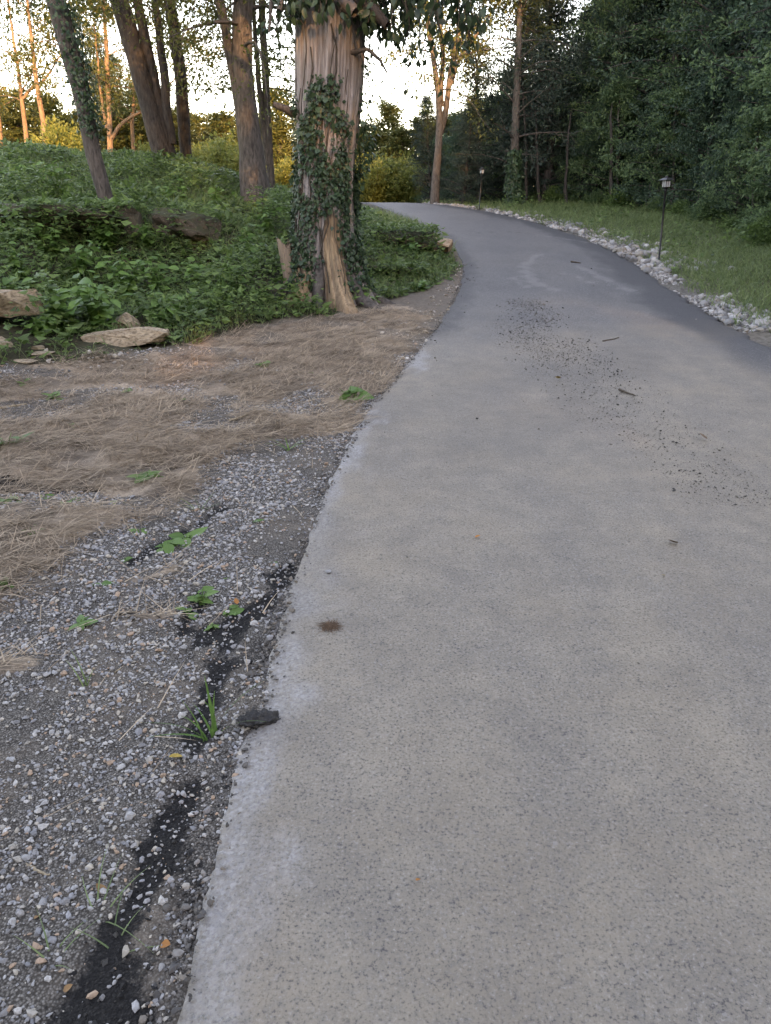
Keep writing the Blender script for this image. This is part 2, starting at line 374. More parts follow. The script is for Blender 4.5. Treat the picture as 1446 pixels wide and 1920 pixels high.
m, nt, b = new_mat('ground'); MG = m
za = nd(nt, 'Attribute', attribute_name='zone_a').outputs['Color']; zb = nd(nt, 'Attribute', attribute_name='zone_b').outputs['Color']
sa = nd(nt, 'SeparateColor', {0: za}); sb = nd(nt, 'SeparateColor', {0: zb}); v = coords(nt)
nA = noise(nt, v, 3, 5); nB = noise(nt, v, 22, 5); nC_ = noise(nt, v, 120, 4)
soil = mixc(nt, mrange(nt, nB, .3, .7), (.075, .060, .047), (.17, .137, .108)); soil = mixc(nt, mrange(nt, nC_, .5, .75), soil, (.2, .17, .14))
vo = nd(nt, 'TexVoronoi', {'Vector': v, 'Scale': 170, 'Randomness': 1}); vb = nd(nt, 'SeparateColor', {0: vo.outputs['Color']})
gr = mixc(nt, vb.outputs[0], (.085, .077, .068), (.21, .194, .175)); gr = mixc(nt, mrange(nt, vo.outputs['Distance'], .3, .65), gr, (.04, .035, .03))
gr = mixc(nt, mrange(nt, nA, .5, .72, 0, .8), gr, soil)
sv = coords(nt, (1, 1.5, 1)); sn = noise(nt, sv, 42, 6, .75, 2.5)
st = mixc(nt, mrange(nt, sn, .34, .66), (.115, .088, .066), (.46, .365, .275)); st = mixc(nt, mrange(nt, nA, .42, .62, 0, .8), st, (.075, .06, .05))
veg = mixc(nt, mrange(nt, nB, .3, .7), (.018, .02, .010), (.05, .045, .025))
vrg = mixc(nt, mrange(nt, nB, .3, .7), (.035, .04, .018), (.09, .085, .05))
c = mixc(nt, sa.outputs[0], soil, gr); sfac = mrange(nt, math_(nt, 'ADD', sa.outputs[1], math_(nt, 'MULTIPLY', nB, .9)), .75, 1.1); c = mixc(nt, sfac, c, st); c = mixc(nt, sb.outputs[0], c, veg); c = mixc(nt, sb.outputs[1], c, vrg)
nD = math_(nt, 'ADD', math_(nt, 'MULTIPLY', noise(nt, v, 70, 6, .78), 1.3), math_(nt, 'MULTIPLY', noise(nt, v, 9, 5, .65), .9)); bfac = mrange(nt, math_(nt, 'ADD', sa.outputs[2], math_(nt, 'MULTIPLY', nD, 1.1)), 1.66, 2.02); c = mixc(nt, math_(nt, 'MULTIPLY', bfac, .97), c, mixc(nt, mrange(nt, nC_, .45, .75), (.003, .003, .0035), (.022, .021, .02)))
c = mixc(nt, sb.outputs[2], c, mixc(nt, mrange(nt, nB, .35, .65), (.05, .045, .035), (.15, .145, .135)))
nt.links.new(c, b.inputs['Base Color']); b.inputs['Roughness'].default_value = .92
h = math_(nt, 'ADD', math_(nt, 'MULTIPLY', vo.outputs['Distance'], math_(nt, 'MULTIPLY', sa.outputs[0], -.6)), math_(nt, 'ADD', nB, math_(nt, 'MULTIPLY', sn, math_(nt, 'MULTIPLY', sa.outputs[1], .6))))
bump(nt, b, h, .7, .010)
tag(link('ground', mesh_data('ground', np.stack([fx_, fy_, gz], 1), GF, MG, True, {'zone_a': np.stack([g_, s_, b_ * (1 - rt_)], 1), 'zone_b': np.stack([k_, rt_ * (1 - rp_), rp_], 1)})), kind='structure')

# --- the asphalt drive
ry = np.concatenate([np.arange(-9, .8, .3), np.arange(.8, 6, .03), np.arange(6, 14, .06), np.arange(14, 39.5, .15)]); nu = 73
uu = np.linspace(0, 1, nu); uu = np.sort(np.concatenate([uu, np.linspace(.005, .12, 14)])); nu = len(uu)
YY = np.repeat(ry[:, None], nu, 1); wob = (fbm(ry * 1.8, 0 * ry, 0, 71, 3) - .5) * .05 + (fbm(ry * 9, 0 * ry, 0, 72, 4) - .5) * .030 + (fbm(ry * 60, 0 * ry, 0, 74, 2) - .5) * .012
wob2 = (fbm(ry * 4, 0 * ry, 5, 73, 4) - .5) * .16
XX = (xl(ry) + wob)[:, None] * (1 - uu) + (xr(ry) + wob2)[:, None] * uu
WW = (xr(ry) - xl(ry))[:, None]; dl = uu * WW; dr = (1 - uu) * WW
ZZ = zr(YY) + (fbm(XX * .9, YY * .5, 0, 75, 3) - .5) * .03 * np.minimum(1, np.minimum(dl, dr) * 2) - .012 * sstep(.10, 0, dl) - .015 * sstep(.12, 0, dr)
dust = .95 * sstep(12, 4.0, YY + (fbm(XX * 1.2, YY * .8, 0, 76, 4) - .5) * 7) + .35 * (fbm(XX * 1.1, YY * .35, 0, 77, 5)) - .12
dust *= sstep(.2, .75, dr + (fbm(XX * 2, YY, 0, 78, 3) - .5) * .5) + .25 * sstep(8, 5, YY)
wn_ = fbm(XX * 9, YY * 5, 0, 79, 4)
white = sstep(.20, .03, dl + (wn_ - .5) * .42) * sstep(.30, .55, fbm(XX * 6, YY * 2.4, 3, 89, 4)) * np.interp(ry, [.8, 1.3, 1.9, 2.6, 3.0, 3.8, 4.5, 6.3, 7.2, 7.8], [.35, .7, .75, .4, .2, .8, 1, .95, .6, 0])[:, None]
dark = np.maximum(sstep(.75, .35, dr + (fbm(XX * 2.5, YY * .8, 0, 80, 4) - .5) * .7) * sstep(5, 9, YY), sstep(.35, .05, dl + (wn_ - .5) * .3) * sstep(7.3, 8.3, YY) * .8)
dark = np.maximum(dark, .22 * sstep(.55, .72, fbm(XX * 1.4, YY * .8, 4, 81, 4)) * sstep(2.5, 4.5, YY))
tan = sstep(.55, .72, fbm(XX * .9 + 4, YY * .6, 2, 82, 4)) * sstep(2.0, 3.6, XX) * sstep(12, 8, YY) + .35 * sstep(.5, .7, fbm(XX * 1.6, YY * 1.6, 2, 83, 4)) * sstep(5, 3, YY)
streak = 0 * XX
for L in ([(1080, 498, 4), (1130, 520, 6), (1182, 545, 7)], [(1010, 478, 6), (980, 500, 7), (1000, 530, 9), (1040, 545, 8)], [(1060, 512, 4), (1110, 530, 5)], [(960, 520, 4), (985, 540, 5)], [(1100, 455, 3), (1010, 440, 3)]):
    streak = np.maximum(streak, sstep(.06, -.06, line_dist(PR(L), XX, YY) + (wn_ - .5) * .30) * .36)
seam = sstep(.05, .0, np.abs(line_dist(PR([(880, 437, 0), (940, 434, 0), (990, 437, 0)]), XX, YY)))
RV = np.stack([XX, YY, ZZ], -1)
sk = lambda e, o: np.stack([e[:, 0] + o, e[:, 1], e[:, 2] - .075 * np.ones(len(e))], 1)[:, None]
RV = np.concatenate([sk(RV[:, 0], -.03), RV, sk(RV[:, -1], .03)], 1); nw = nu + 2
ext = lambda a: np.concatenate([a[:, :1], a, a[:, -1:]], 1).ravel()
ii = np.arange(len(ry) - 1)[:, None] * nw + np.arange(nw - 1)[None]
RF = np.stack([ii, ii + 1, ii + nw + 1, ii + nw], -1).reshape(-1, 4)
m, nt, b = new_mat('asphalt'); MR = m
ra = nd(nt, 'SeparateColor', {0: nd(nt, 'Attribute', attribute_name='wear_a').outputs['Color']}); rb = nd(nt, 'SeparateColor', {0: nd(nt, 'Attribute', attribute_name='wear_b').outputs['Color']}); v = coords(nt)
vo = nd(nt, 'TexVoronoi', {'Vector': v, 'Scale': 130}); vc = nd(nt, 'SeparateColor', {0: vo.outputs['Color']})
vo2 = nd(nt, 'TexVoronoi', {'Vector': v, 'Scale': 100}); vc2 = nd(nt, 'SeparateColor', {0: vo2.outputs['Color']})
n1 = noise(nt, v, 6, 6, .6); n2 = noise(nt, v, 48, 6, .7); n3 = noise(nt, v, 240, 3, .6); n4 = noise(nt, v, 1.3, 4)
base = mixc(nt, vc.outputs[0], (.062, .063, .067), (.13, .129, .131)); base = mixc(nt, mrange(nt, vc2.outputs[1], .9, .96), base, (.22, .22, .22)); pit = noise(nt, v, 125, 5, .68); track = noise(nt, coords(nt, (1.6, .22, 1)), 2.2, 4, .6); blot = noise(nt, v, 1.7, 6, .62)
dcol = mixc(nt, mrange(nt, n1, .3, .7), (.178, .155, .128), (.246, .214, .172))
df = math_(nt, 'MULTIPLY', ra.outputs[0], mrange(nt, math_(nt, 'ADD', math_(nt, 'MULTIPLY', n2, .7), math_(nt, 'MULTIPLY', n3, .5)), .40, .64, .45, 1.0))
df = math_(nt, 'MULTIPLY', df, mrange(nt, math_(nt, 'ADD', track, blot), .72, 1.16, .74, 1.06)); c = mixc(nt, df, base, dcol)
c = mixc(nt, math_(nt, 'MULTIPLY', mrange(nt, blot, .50, .74, 0, .35), ra.outputs[0]), c, (.25, .206, .152))
c = mixc(nt, mrange(nt, pit, .47, .34, 0, .95), c, (.045, .045, .048))
c = mixc(nt, mrange(nt, pit, .57, .70, 0, .7), c, (.33, .31, .28))
c = mixc(nt, math_(nt, 'MULTIPLY', rb.outputs[0], mrange(nt, n2, .3, .65)), c, (.20, .165, .125))
c = mixc(nt, math_(nt, 'MULTIPLY', ra.outputs[2], .85), c, mixc(nt, vc.outputs[1], (.032, .033, .037), (.06, .06, .066)))
c = mixc(nt, math_(nt, 'MULTIPLY', ra.outputs[1], mrange(nt, math_(nt, 'ADD', n2, math_(nt, 'MULTIPLY', vc.outputs[2], .3)), .42, .75, .1, 1.0)), c, mixc(nt, vc2.outputs[0], (.20, .202, .208), (.34, .34, .345)))
c = mixc(nt, math_(nt, 'MULTIPLY', rb.outputs[1], mrange(nt, n2, .3, .6, .3, 1)), c, (.26, .255, .25)); c = mixc(nt, math_(nt, 'MULTIPLY', rb.outputs[2], .8), c, (.03, .03, .032))

nt.links.new(c, b.inputs['Base Color']); b.inputs['Roughness'].default_value = .72; b.inputs['Specular IOR Level'].default_value = .35
p_ = bump(nt, b, pit, .7, .006); bump(nt, b, n2, .45, .006, p_)
tag(link('asphalt_drive', mesh_data('asphalt_drive', RV.reshape(-1, 3), RF, MR, True, {'wear_a': np.stack([ext(np.clip(dust, 0, 1)), ext(white), ext(dark)], 1), 'wear_b': np.stack([ext(tan), ext(streak), ext(seam)], 1)})), kind='structure')
# ------------------------------------------------------------------ trees
M_CEDAR = leaf_mat('cedar_foliage', (.012, .027, .026), (.052, .086, .064), .28, .6)  # blue cast of the shade put into the leaf colour
M_OAK = leaf_mat('broad_leaf', (.018, .044, .037), (.085, .15, .092), .32)  # bluer leaf colour, stands in for the bluish shade of the wood
M_OAKL = leaf_mat('pale_broad_leaf', (.036, .084, .050), (.165, .26, .12), .4)
M_SPRAY = leaf_mat('spray_leaf', (.028, .050, .018), (.11, .125, .036), .42)
M_PINE = leaf_mat('pine_needles', (.03, .05, .018), (.10, .11, .03), .3, .6)
M_GOLD = leaf_mat('yellowing_leaf', (.07, .105, .03), (.20, .22, .06), .45)
M_IVY = leaf_mat('ivy_leaf', (.014, .034, .022), (.048, .092, .042), .15, .38)
M_VINE = leaf_mat('vine_leaf', (.010, .024, .016), (.042, .078, .038), .25, .4)
M_COVER = leaf_mat('ground_leaf', (.020, .048, .018), (.14, .235, .07), .32, .5)
M_PLANT = leaf_mat('plant_leaf', (.050, .12, .030), (.13, .25, .065), .32, .45)
M_GRASS = leaf_mat('grass_blade', (.06, .105, .045), (.20, .27, .115), .35, .5)
M_DRY = leaf_mat('dry_straw', (.11, .078, .056), (.48, .375, .27), .15, .8)
M_BARK = bark_mat('grey_bark', (.028, .025, .024), (.125, .112, .102), 24, .28, 1.0, .03)
M_BARKD = bark_mat('dark_bark', (.018, .017, .017), (.070, .063, .060), 24, .28, 1.0, .03)
M_BARKP = bark_mat('pine_bark', (.08, .055, .038), (.20, .145, .10), 18, .25)
M_TWIG = bark_mat('twig_bark', (.035, .028, .022), (.09, .075, .06), 40)

def grow(seed, tp, tr, nl, t0, t1, lenf, elev, twn, twl, lv, lL, lW, droop=.3, lr=.35, curl=.25, spread=.9, clump=.16, twigs=True, flat=.5):
    """limbs, twigs and leaves along a trunk; returns (branch mesh V,F) and (leaf V,F)"""
    rng = rngs(seed); tp = np.asarray(tp, float); seglen = np.concatenate([[0], np.cumsum(np.linalg.norm(np.diff(tp, axis=0), axis=1))]); seglen /= seglen[-1]
    t = np.clip(np.linspace(t0, t1, nl) + rng.normal(0, .5 * (t1 - t0) / nl, nl), t0, t1)
    P = np.stack([np.interp(t, seglen, tp[:, k]) for k in range(3)], 1); r0 = np.interp(t, seglen, tr) * lr
    az = np.arange(nl) * 2.39996 + rng.normal(0, .5, nl) + seed; el = elev + rng.normal(0, .22, nl) + .35 * t
    L = lenf(t) * rng.uniform(.6, 1.2, nl)
    D = np.stack([np.cos(az) * np.cos(el), np.sin(az) * np.cos(el), np.sin(el)], 1)
    K = 6; s = np.linspace(0, 1, K); rnd = unit(rng.normal(size=(nl, 3)))
    LP = P[:, None] + D[:, None] * (L[:, None] * s)[..., None] + rnd[:, None] * (L[:, None] * curl * s ** 2)[..., None]
    LP[..., 2] -= droop * L[:, None] * s ** 2.2 * .7
    w = Acc()
    for i in range(nl):
        w.add(*tube(LP[i], np.maximum(r0[i] * (1 - s * .85), .004), 4))
    # twigs
    ti = np.repeat(np.arange(nl), twn); u = rng.uniform(.18, 1.0, len(ti)); f = u * (K - 1); k0 = np.minimum(f.astype(int), K - 2); fr = (f - k0)[:, None]
    TS = LP[ti, k0] * (1 - fr) + LP[ti, k0 + 1] * fr; TD = unit(LP[ti, k0 + 1] - LP[ti, k0])
    TD = unit(TD + rng.normal(size=TD.shape) * spread * [1, 1, .6]); TL = twl * rng.uniform(.4, 1.3, len(ti)) * (.5 + .5 * np.minimum(1, L[ti]))
    TE = TS + TD * TL[:, None]; TE[:, 2] -= droop * TL * .6
    if twigs:
        sd_ = unit(np.cross(TD, rng.normal(size=TD.shape))) * .006
        V = np.stack([TS - sd_, TS + sd_, TE + sd_ * .4, TE - sd_ * .4], 1).reshape(-1, 3); w.add(V, np.arange(len(V)).reshape(-1, 4))
    # leaves
    n = len(ti) * lv; q = np.repeat(np.arange(len(ti)), lv); v = rng.uniform(.1, 1.05, n)[:, None]
    C = TS[q] * (1 - v) + TE[q] * v + rng.normal(size=(n, 3)) * clump * twl * np.array([1, 1, flat])
    A = unit(TD[q] + rng.normal(size=(n, 3)) * .8 - np.array([0, 0, droop * .9]))
    S = np.cross(A, unit(np.array([0, 0, 1.]) + rng.normal(size=(n, 3)) * .55))
    sz = rng.uniform(.55, 1.3, n)
    return w, leaf_quads(C, A, lL * sz, lW * sz, rng, .2, S, .1)
def tree_data(name, seed, h, r, lean, bark, leaf, trunk_n=9, **kw):
    rng = rngs(seed + 900); s = np.linspace(0, 1, 14); bx_, by_ = rng.normal(0, .05, 2)
    tp = np.stack([lean * h * s + bx_ * h * s ** 2 + np.cumsum(rng.normal(0, .006 * h, 14)), by_ * h * s ** 2 + np.cumsum(rng.normal(0, .006 * h, 14)), h * s - .15], 1); tp[0, :2] = 0
    tr = r * (1 - s) ** .75 + .012 + r * .5 * np.exp(-s * h / .35)
    w, (LV, LF) = grow(seed, tp, tr, **kw)
    a = Acc(); a.add(*tube(tp, tr, trunk_n, rough=.12, seed=seed))
    return a.data(name + '_trunk', bark, True), w.data(name + '_branches', bark, True), mesh_data(name + '_crown', LV, LF, leaf)
def tree_from(name, d, label, cat, loc, group=None, rz=0, scale=1.0):
    t = thing(name, label, cat, loc, group, rz); t.scale = (scale,) * 3
    link('trunk', d[0], t); link('branches', d[1], t); tag(link('crown', d[2], t), kind='stuff'); return t
pi = math.pi
cedar = lambda t: 1.75 * (1 - t) ** .65 + .22
dome = lambda t: .7 + 1.7 * np.sin(pi * np.clip(t, .02, .98)) ** .8
CED = [tree_data('cedar', 11 + i, 8.0 + i, .16, .0, M_BARKD, M_CEDAR, nl=120, t0=.05, t1=.99, lenf=cedar, elev=R_(8), twn=9, twl=.5, lv=15, lL=.15, lW=.05, droop=.12, clump=.22, twigs=False) for i in range(3)]
YCED = [tree_data('young_cedar', 31 + i, 4.6, .09, .0, M_BARKD, M_PINE, nl=90, t0=.04, t1=.99, lenf=lambda t: 1.25 * (1 - t) ** .7 + .15, elev=R_(20), twn=7, twl=.4, lv=12, lL=.15, lW=.055, droop=.08, clump=.2, twigs=False) for i in range(2)]
OAK = [tree_data('oak', 51 + i, 8.5, .17, .02, M_BARK, (M_OAK, M_OAK, M_OAKL)[i], nl=80, t0=.10, t1=.99, lenf=dome, elev=R_(18), twn=11, twl=.62, lv=21, lL=.115, lW=.062, droop=.22, clump=.2, twigs=False) for i in range(3)]
SAP = [tree_data('sapling', 71 + i, 3.6, .05, .03, M_BARK, (M_OAK, M_OAKL)[i], nl=46, t0=.03, t1=.99, lenf=lambda t: .45 + .9 * np.sin(pi * np.clip(t + .12, .02, .98)), elev=R_(22), twn=9, twl=.42, lv=18, lL=.10, lW=.055, droop=.25, clump=.2, twigs=False) for i in range(2)]
def place(name, lib, k, x, y, label, cat, group, s, rz):
    return tree_from(name, lib[k % len(lib)], label, cat, gpos(x, y, 0), group, rz, s)
rg = random.Random(5)
# the wood right of the drive, from beyond the crest round to the near right
edge = np.array([(9.2, 6), (8.7, 11), (8.7, 14), (9.0, 16.5), (9.6, 19.5), (10.0, 23), (9.6, 26.5), (8.4, 29.5), (7.2, 32.5), (6.2, 35.5), (5.6, 39)])
en = np.linspace(0, len(edge) - 1, 23)
for i, u in enumerate(en):
    x, y = np.interp(u, range(len(edge)), edge[:, 0]), np.interp(u, range(len(edge)), edge[:, 1])
    if True: place('woodland_sapling', SAP, i, x + rg.uniform(-.4, .5), y + rg.uniform(-.5, .5), 'bushy young broadleaf tree at the front edge of the dark wood', 'tree', 'saplings along the wood edge', rg.uniform(.75, 1.15), rg.uniform(0, 6))
    if i < 21: place('woodland_sapling', SAP, i + 1, x + 2.6 + rg.uniform(-.5, .5), y + 1.6 + rg.uniform(-.5, .5), 'bushy understorey tree among the trunks inside the dark wood', 'tree', 'understorey of the wood', rg.uniform(.9, 1.3), rg.uniform(0, 6))
    lib, nm, lb, gr_ = (OAK, 'broadleaf_tree', 'broadleaf tree in the dense dark wood beside the grass verge', 'broadleaf trees of the wood') if i % 3 != 1 else (CED, 'cedar_tree', 'dark cedar in the dense wood beside the grass verge', 'cedars of the wood')
    hs = np.interp(y, [6, 20, 28, 33, 39], [1.25, 1.2, 1.2, .85, .5])
    place(nm, lib, i, x + 1.5 + rg.uniform(-.4, .4), y + .6 + rg.uniform(-.6, .6), lb, 'tree', gr_, hs * rg.uniform(.85, 1.1), rg.uniform(0, 6))
for row, (dx, dy, n) in enumerate(((2.9, 1.6, 19), (5.2, 3.2, 19), (8.0, 5.5, 17), (11.5, 8.5, 14))):
    for i, u in enumerate(np.linspace(0, len(edge) - 1, n)):
        x, y = np.interp(u, range(len(edge)), edge[:, 0]) + dx, np.interp(u, range(len(edge)), edge[:, 1]) + dy
        lib, nm, lb, gr_ = (OAK, 'broadleaf_tree', 'broadleaf tree in the dense dark wood beside the grass verge', 'broadleaf trees of the wood') if (i + row) % 2 else (CED, 'cedar_tree', 'dark cedar in the dense wood beside the grass verge', 'cedars of the wood')
        place(nm, lib, i + row, x + rg.uniform(-.9, .9), y + rg.uniform(-.9, .9), lb, 'tree', gr_, np.interp(y, [6, 24, 34, 44], [1.3, 1.3, 1.15, .95]) * rg.uniform(.85, 1.12), rg.uniform(0, 6))
# low cedars closing the view where the drive tips over the crest
for i, (x, y, s) in enumerate(((5.2, 36.5, .8), (4.2, 38, .75), (3.4, 39.5, .7), (2.6, 40, .72), (1.8, 41, .72), (1.0, 41, .74), (.2, 42, .76), (-.6, 42, .78), (-1.4, 43, .78), (-2.2, 43.5, .8), (-3, 44.5, .8), (-4, 45, .85), (3.6, 43, .95), (2.2, 44.5, .98), (.4, 46, 1.0), (-1, 47, 1.02), (-2.5, 48, 1.05), (5.4, 40, .95), (6.5, 41, 1.15), (-6, 47, .9), (-7.5, 47.5, .95), (-4.8, 49, 1.05))):
    o = place('young_cedar', YCED, i, x, y, 'young cedar behind the crest of the drive', 'tree', 'young cedars beyond the crest', s, i * 1.3); o.scale = (s * 1.75, s * 1.75, s * rg.uniform(1.05, 1.35))
for i, (x, y, s) in enumerate(((3.1, 35.5, .95), (2.2, 37, .8), (3.9, 35.2, 1.1), (4.6, 34.4, 1.15))): place('woodland_sapling', SAP, i, x, y, 'dark bushy tree crowding the foot of the forked tree', 'tree', 'bushes about the forked tree', s, i)
for i, (x, y, s, lb) in enumerate(((2.9, 29.9, .44, 'dark young cedar hiding the middle of the sparse forked tree'), (3.7, 32.0, .70, 'taller dark cedar just behind the sparse forked tree'), (4.9, 32.6, .82, 'dark cedar between the forked tree and the ivy-footed trunk'), (1.9, 33.5, .5, 'low dark cedar left of the sparse forked tree'), (5.9, 33.6, 1.05, 'tall dark cedar rising behind the ivy-footed trunk'), (6.7, 33.0, 1.12, 'tallest dark cedar behind the ivy-footed trunk'))): place('cedar_tree', CED, i, x, y, lb, 'tree', None, s, i * 1.1)
for i in range(14): place('woodland_sapling', SAP, i, 10.5 + (i % 4) * 1.3, 19 + i * 1.0, 'bushy understorey tree among the trunks inside the dark wood', 'tree', 'understorey of the wood', 1.1 + .04 * (i % 5), i * 1.3)
for i in range(30): place('woodland_sapling', SAP, i, -26 + i * 2.0, -14.5 - (i % 3), 'unseen bushy tree added behind the viewer to stop low sun leaking through', 'tree', 'unseen sun-blocking bushes behind the viewer', 1.7 + .08 * (i % 4), i * 1.7)  # unseen row added to close gaps where low sun reached the drive
# sunlit cedars and pines far off on the left
for i in range(44):
    x, y = -6.0 - i * .75 + rg.uniform(-.6, .6), 44 + (i % 3) * 3.5 + rg.uniform(-1, 1)
    place('young_cedar', YCED, i, x, y, 'sunlit young cedar behind the bare far trunks', 'tree', 'sunlit cedars on the far slope', rg.uniform(.9, 1.35), rg.uniform(0, 6)).scale.xy = (1.7, 1.7)
for i in range(12):
    x, y = -15 - i * 2.4, 52 + (i % 4) * 3
    place('pine_tree', CED, i, x, y, 'tall dark conifer behind the sunlit cedars', 'tree', 'tall conifers on the far slope', rg.uniform(.9, 1.25), rg.uniform(0, 6))
# unseen trees added behind the viewer to keep the low sun off the drive
for r_i, (yy, sc) in enumerate(((-17, 1.15), (-20.5, 1.25), (-24, 1.3))):
    for i in range(24):
        x = -30 + i * 3.1 + (r_i % 2) * 1.5
        place('broadleaf_tree', OAK if (i + r_i) % 3 else CED, i + r_i, x + rg.uniform(-.7, .7), yy + rg.uniform(-1, 1), 'unseen tree added with the rise behind the viewer to block low sun', 'tree', 'unseen sun-blocking wood behind the viewer', sc * rg.uniform(.92, 1.1) * (1.3 if x > 18 else 1.08 if x > 9.5 else .97), rg.uniform(0, 6))

# --- single trees with trunks laid out by their own course
def course(L, y, dy=0.0):
    P = [at_y(a, b, y + dy * i) for i, (a, b, w) in enumerate(L)]; W = [w * mpp(p) / 2 for p, (_, _, w) in zip(P, L)]
    return np.array(P), np.array(W)
def smooth_course(P, W, n=24):
    s = np.concatenate([[0], np.cumsum(np.linalg.norm(np.diff(P, axis=0), axis=1))]); q = np.linspace(0, s[-1], n)
    return np.stack([np.interp(q, s, P[:, k]) for k in range(3)], 1), np.interp(q, s, W)
def stem_tree(name, label, cat, y, stems, up, bark, leaf, seed, crown_kw, group=None, dy=0.0, rough=.14):
    P0_, W0_ = course(stems[0], y, dy); base = P0_[0].copy(); base[2] = float(H(base[0], base[1])) - .1
    t = thing(name, label, cat, base, group); wood = Acc(); CV, CF, n = [], [], 0
    for k, st_ in enumerate(stems):
        P, W = course(st_, y, dy)
        if k == 0: P = np.concatenate([[base], P[1:] if P[0][2] - base[2] < .12 else P]); W = np.concatenate([[W[0] * 1.2], W[1:] if len(P) == len(W) else W])
        d = unit(P[-1] - P[-2]) * .8 + np.array([0, 0, .2]); ex = up if k == 0 else up * .8
        P = np.concatenate([P, [P[-1] + d * ex * .5, P[-1] + d * ex]]); W = np.concatenate([W, [W[-1] * .6, W[-1] * .15]])
        P, W = smooth_course(P, W); P = P - base
        P[1:, :2] += (np.cumsum(rngs(seed + k).normal(0, .012, (len(P) - 1, 2)), 0))
        a = Acc(); a.add(*tube(P, W, 14, rough=rough, seed=seed + k)); link('trunk', a.data('trunk', bark, True), t)
        if crown_kw:
            w, (LV, LF) = grow(seed + k * 7, P, W, **crown_kw); wood.V += w.V; 
            for kk, fl in w.F.items(): wood.F.setdefault(kk, []).extend([f + wood.n for f in fl])
            wood.n += w.n; CV.append(LV); CF.append(LF + n); n += len(LV)
    if crown_kw:
        link('branches', wood.data('branches', bark, True), t); tag(link('crown', mesh_data('crown', np.concatenate(CV), np.concatenate(CF), leaf), t), kind='stuff')
    return t, base
light_crown = dict(nl=44, t0=.30, t1=.98, lenf=lambda t: 1.0 + 1.6 * np.sin(pi * t), elev=R_(3), twn=12, twl=.62, lv=26, lL=.085, lW=.042, droop=.45, lr=.22, clump=.25)
T1, T1b = stem_tree('leaning_tree', 'slim leaning tree with ivy-dark upper trunk above the rock ledge', 'tree', 12,
    [[(212, 398, 22), (192, 345, 27), (166, 250, 30), (142, 140, 35), (118, 40, 36), (105, 0, 35)]], 4.0, M_BARK, M_SPRAY, 101, dict(light_crown, t0=.60, nl=36))
T2, T2b = stem_tree('multi_stem_tree', 'dark tree of three close stems rising from one foot on the bank', 'tree', 18,
    [[(312, 306, 42), (290, 230, 38), (257, 110, 36), (225, 0, 33)], [(318, 290, 26), (301, 200, 22), (279, 90, 19), (264, 0, 18)], [(322, 270, 18), (308, 190, 17), (298, 90, 15), (288, 0, 14)]], 5, M_BARKD, M_SPRAY, 111, dict(light_crown, nl=26, t0=.42))
T3, T3b = stem_tree('slender_tree', 'straight slender dark tree just right of the three-stemmed tree', 'tree', 18.6, [[(352, 314, 20), (343, 220, 23), (330, 100, 22), (317, 0, 21)]], 5, M_BARKD, M_SPRAY, 121, dict(light_crown, nl=28, t0=.42))
T4, T4b = stem_tree('stout_tree', 'stout grey tree with side stems between the slender tree and the ivy-clad trunk', 'tree', 15,
    [[(484, 395, 56), (472, 300, 46), (457, 180, 41), (451, 80, 39), (452, 0, 38)], [(462, 260, 20), (437, 130, 18), (418, 0, 16)], [(458, 200, 10), (432, 90, 9), (405, 0, 8)]], 4.5, M_BARK, M_SPRAY, 131, dict(light_crown, nl=26, t0=.34, lL=.075, lW=.036))
T5, T5b = stem_tree('thin_tree', 'pair of thin pale stems close behind the stout grey tree', 'tree', 17, [[(509, 330, 14), (502, 200, 14), (494, 80, 13), (489, 0, 13)], [(503, 310, 11), (490, 190, 10), (482, 100, 9)]], 4, M_BARK, M_SPRAY, 141, dict(light_crown, nl=24, t0=.25, lv=16))
# far trunks in the sun
far_crown = dict(nl=26, t0=.30, t1=.98, lenf=lambda t: 1.0 + 1.6 * np.sin(pi * t), elev=R_(12), twn=9, twl=.8, lv=22, lL=.2, lW=.06, droop=.15, lr=.3, clump=.3)
for k, (lab, y, stems) in enumerate((
    ('sunlit orange-barked pine with one long low side limb', 34, [[(207, 300, 11), (205, 250, 10), (203, 190, 9), (200, 120, 8), (198, 60, 7)], [(208, 262, 7), (222, 238, 7), (240, 222, 6), (268, 208, 5), (285, 195, 4)], [(200, 240, 5), (192, 200, 5), (188, 160, 4)]]),
    ('sunlit pine trunk forking halfway up on the far slope', 34, [[(52, 282, 8), (46, 230, 8), (41, 180, 7), (36, 140, 6), (30, 90, 5)], [(44, 185, 5), (60, 165, 5), (85, 150, 4), (100, 130, 3)]]),
    ('straight sunlit orange pine trunk right of the forked one', 33, [[(89, 282, 11), (82, 230, 10), (74, 180, 9), (67, 130, 8), (62, 80, 7)]]),
    ('short sunlit pine trunk among yellowing shrubs', 36, [[(250, 305, 8), (249, 270, 7), (248, 230, 7), (250, 180, 6)]]),
    ('leaning sunlit pine trunk beside the long-limbed pine', 37, [[(3, 285, 8), (-2, 240, 8), (-8, 160, 7)]]))):
    stem_tree('pine_tree', lab, 'tree', y, stems, 4.5, M_BARKP, M_PINE, 201 + k * 9, dict(far_crown, nl=16 if k else 12), 'sunlit pines on the far slope')
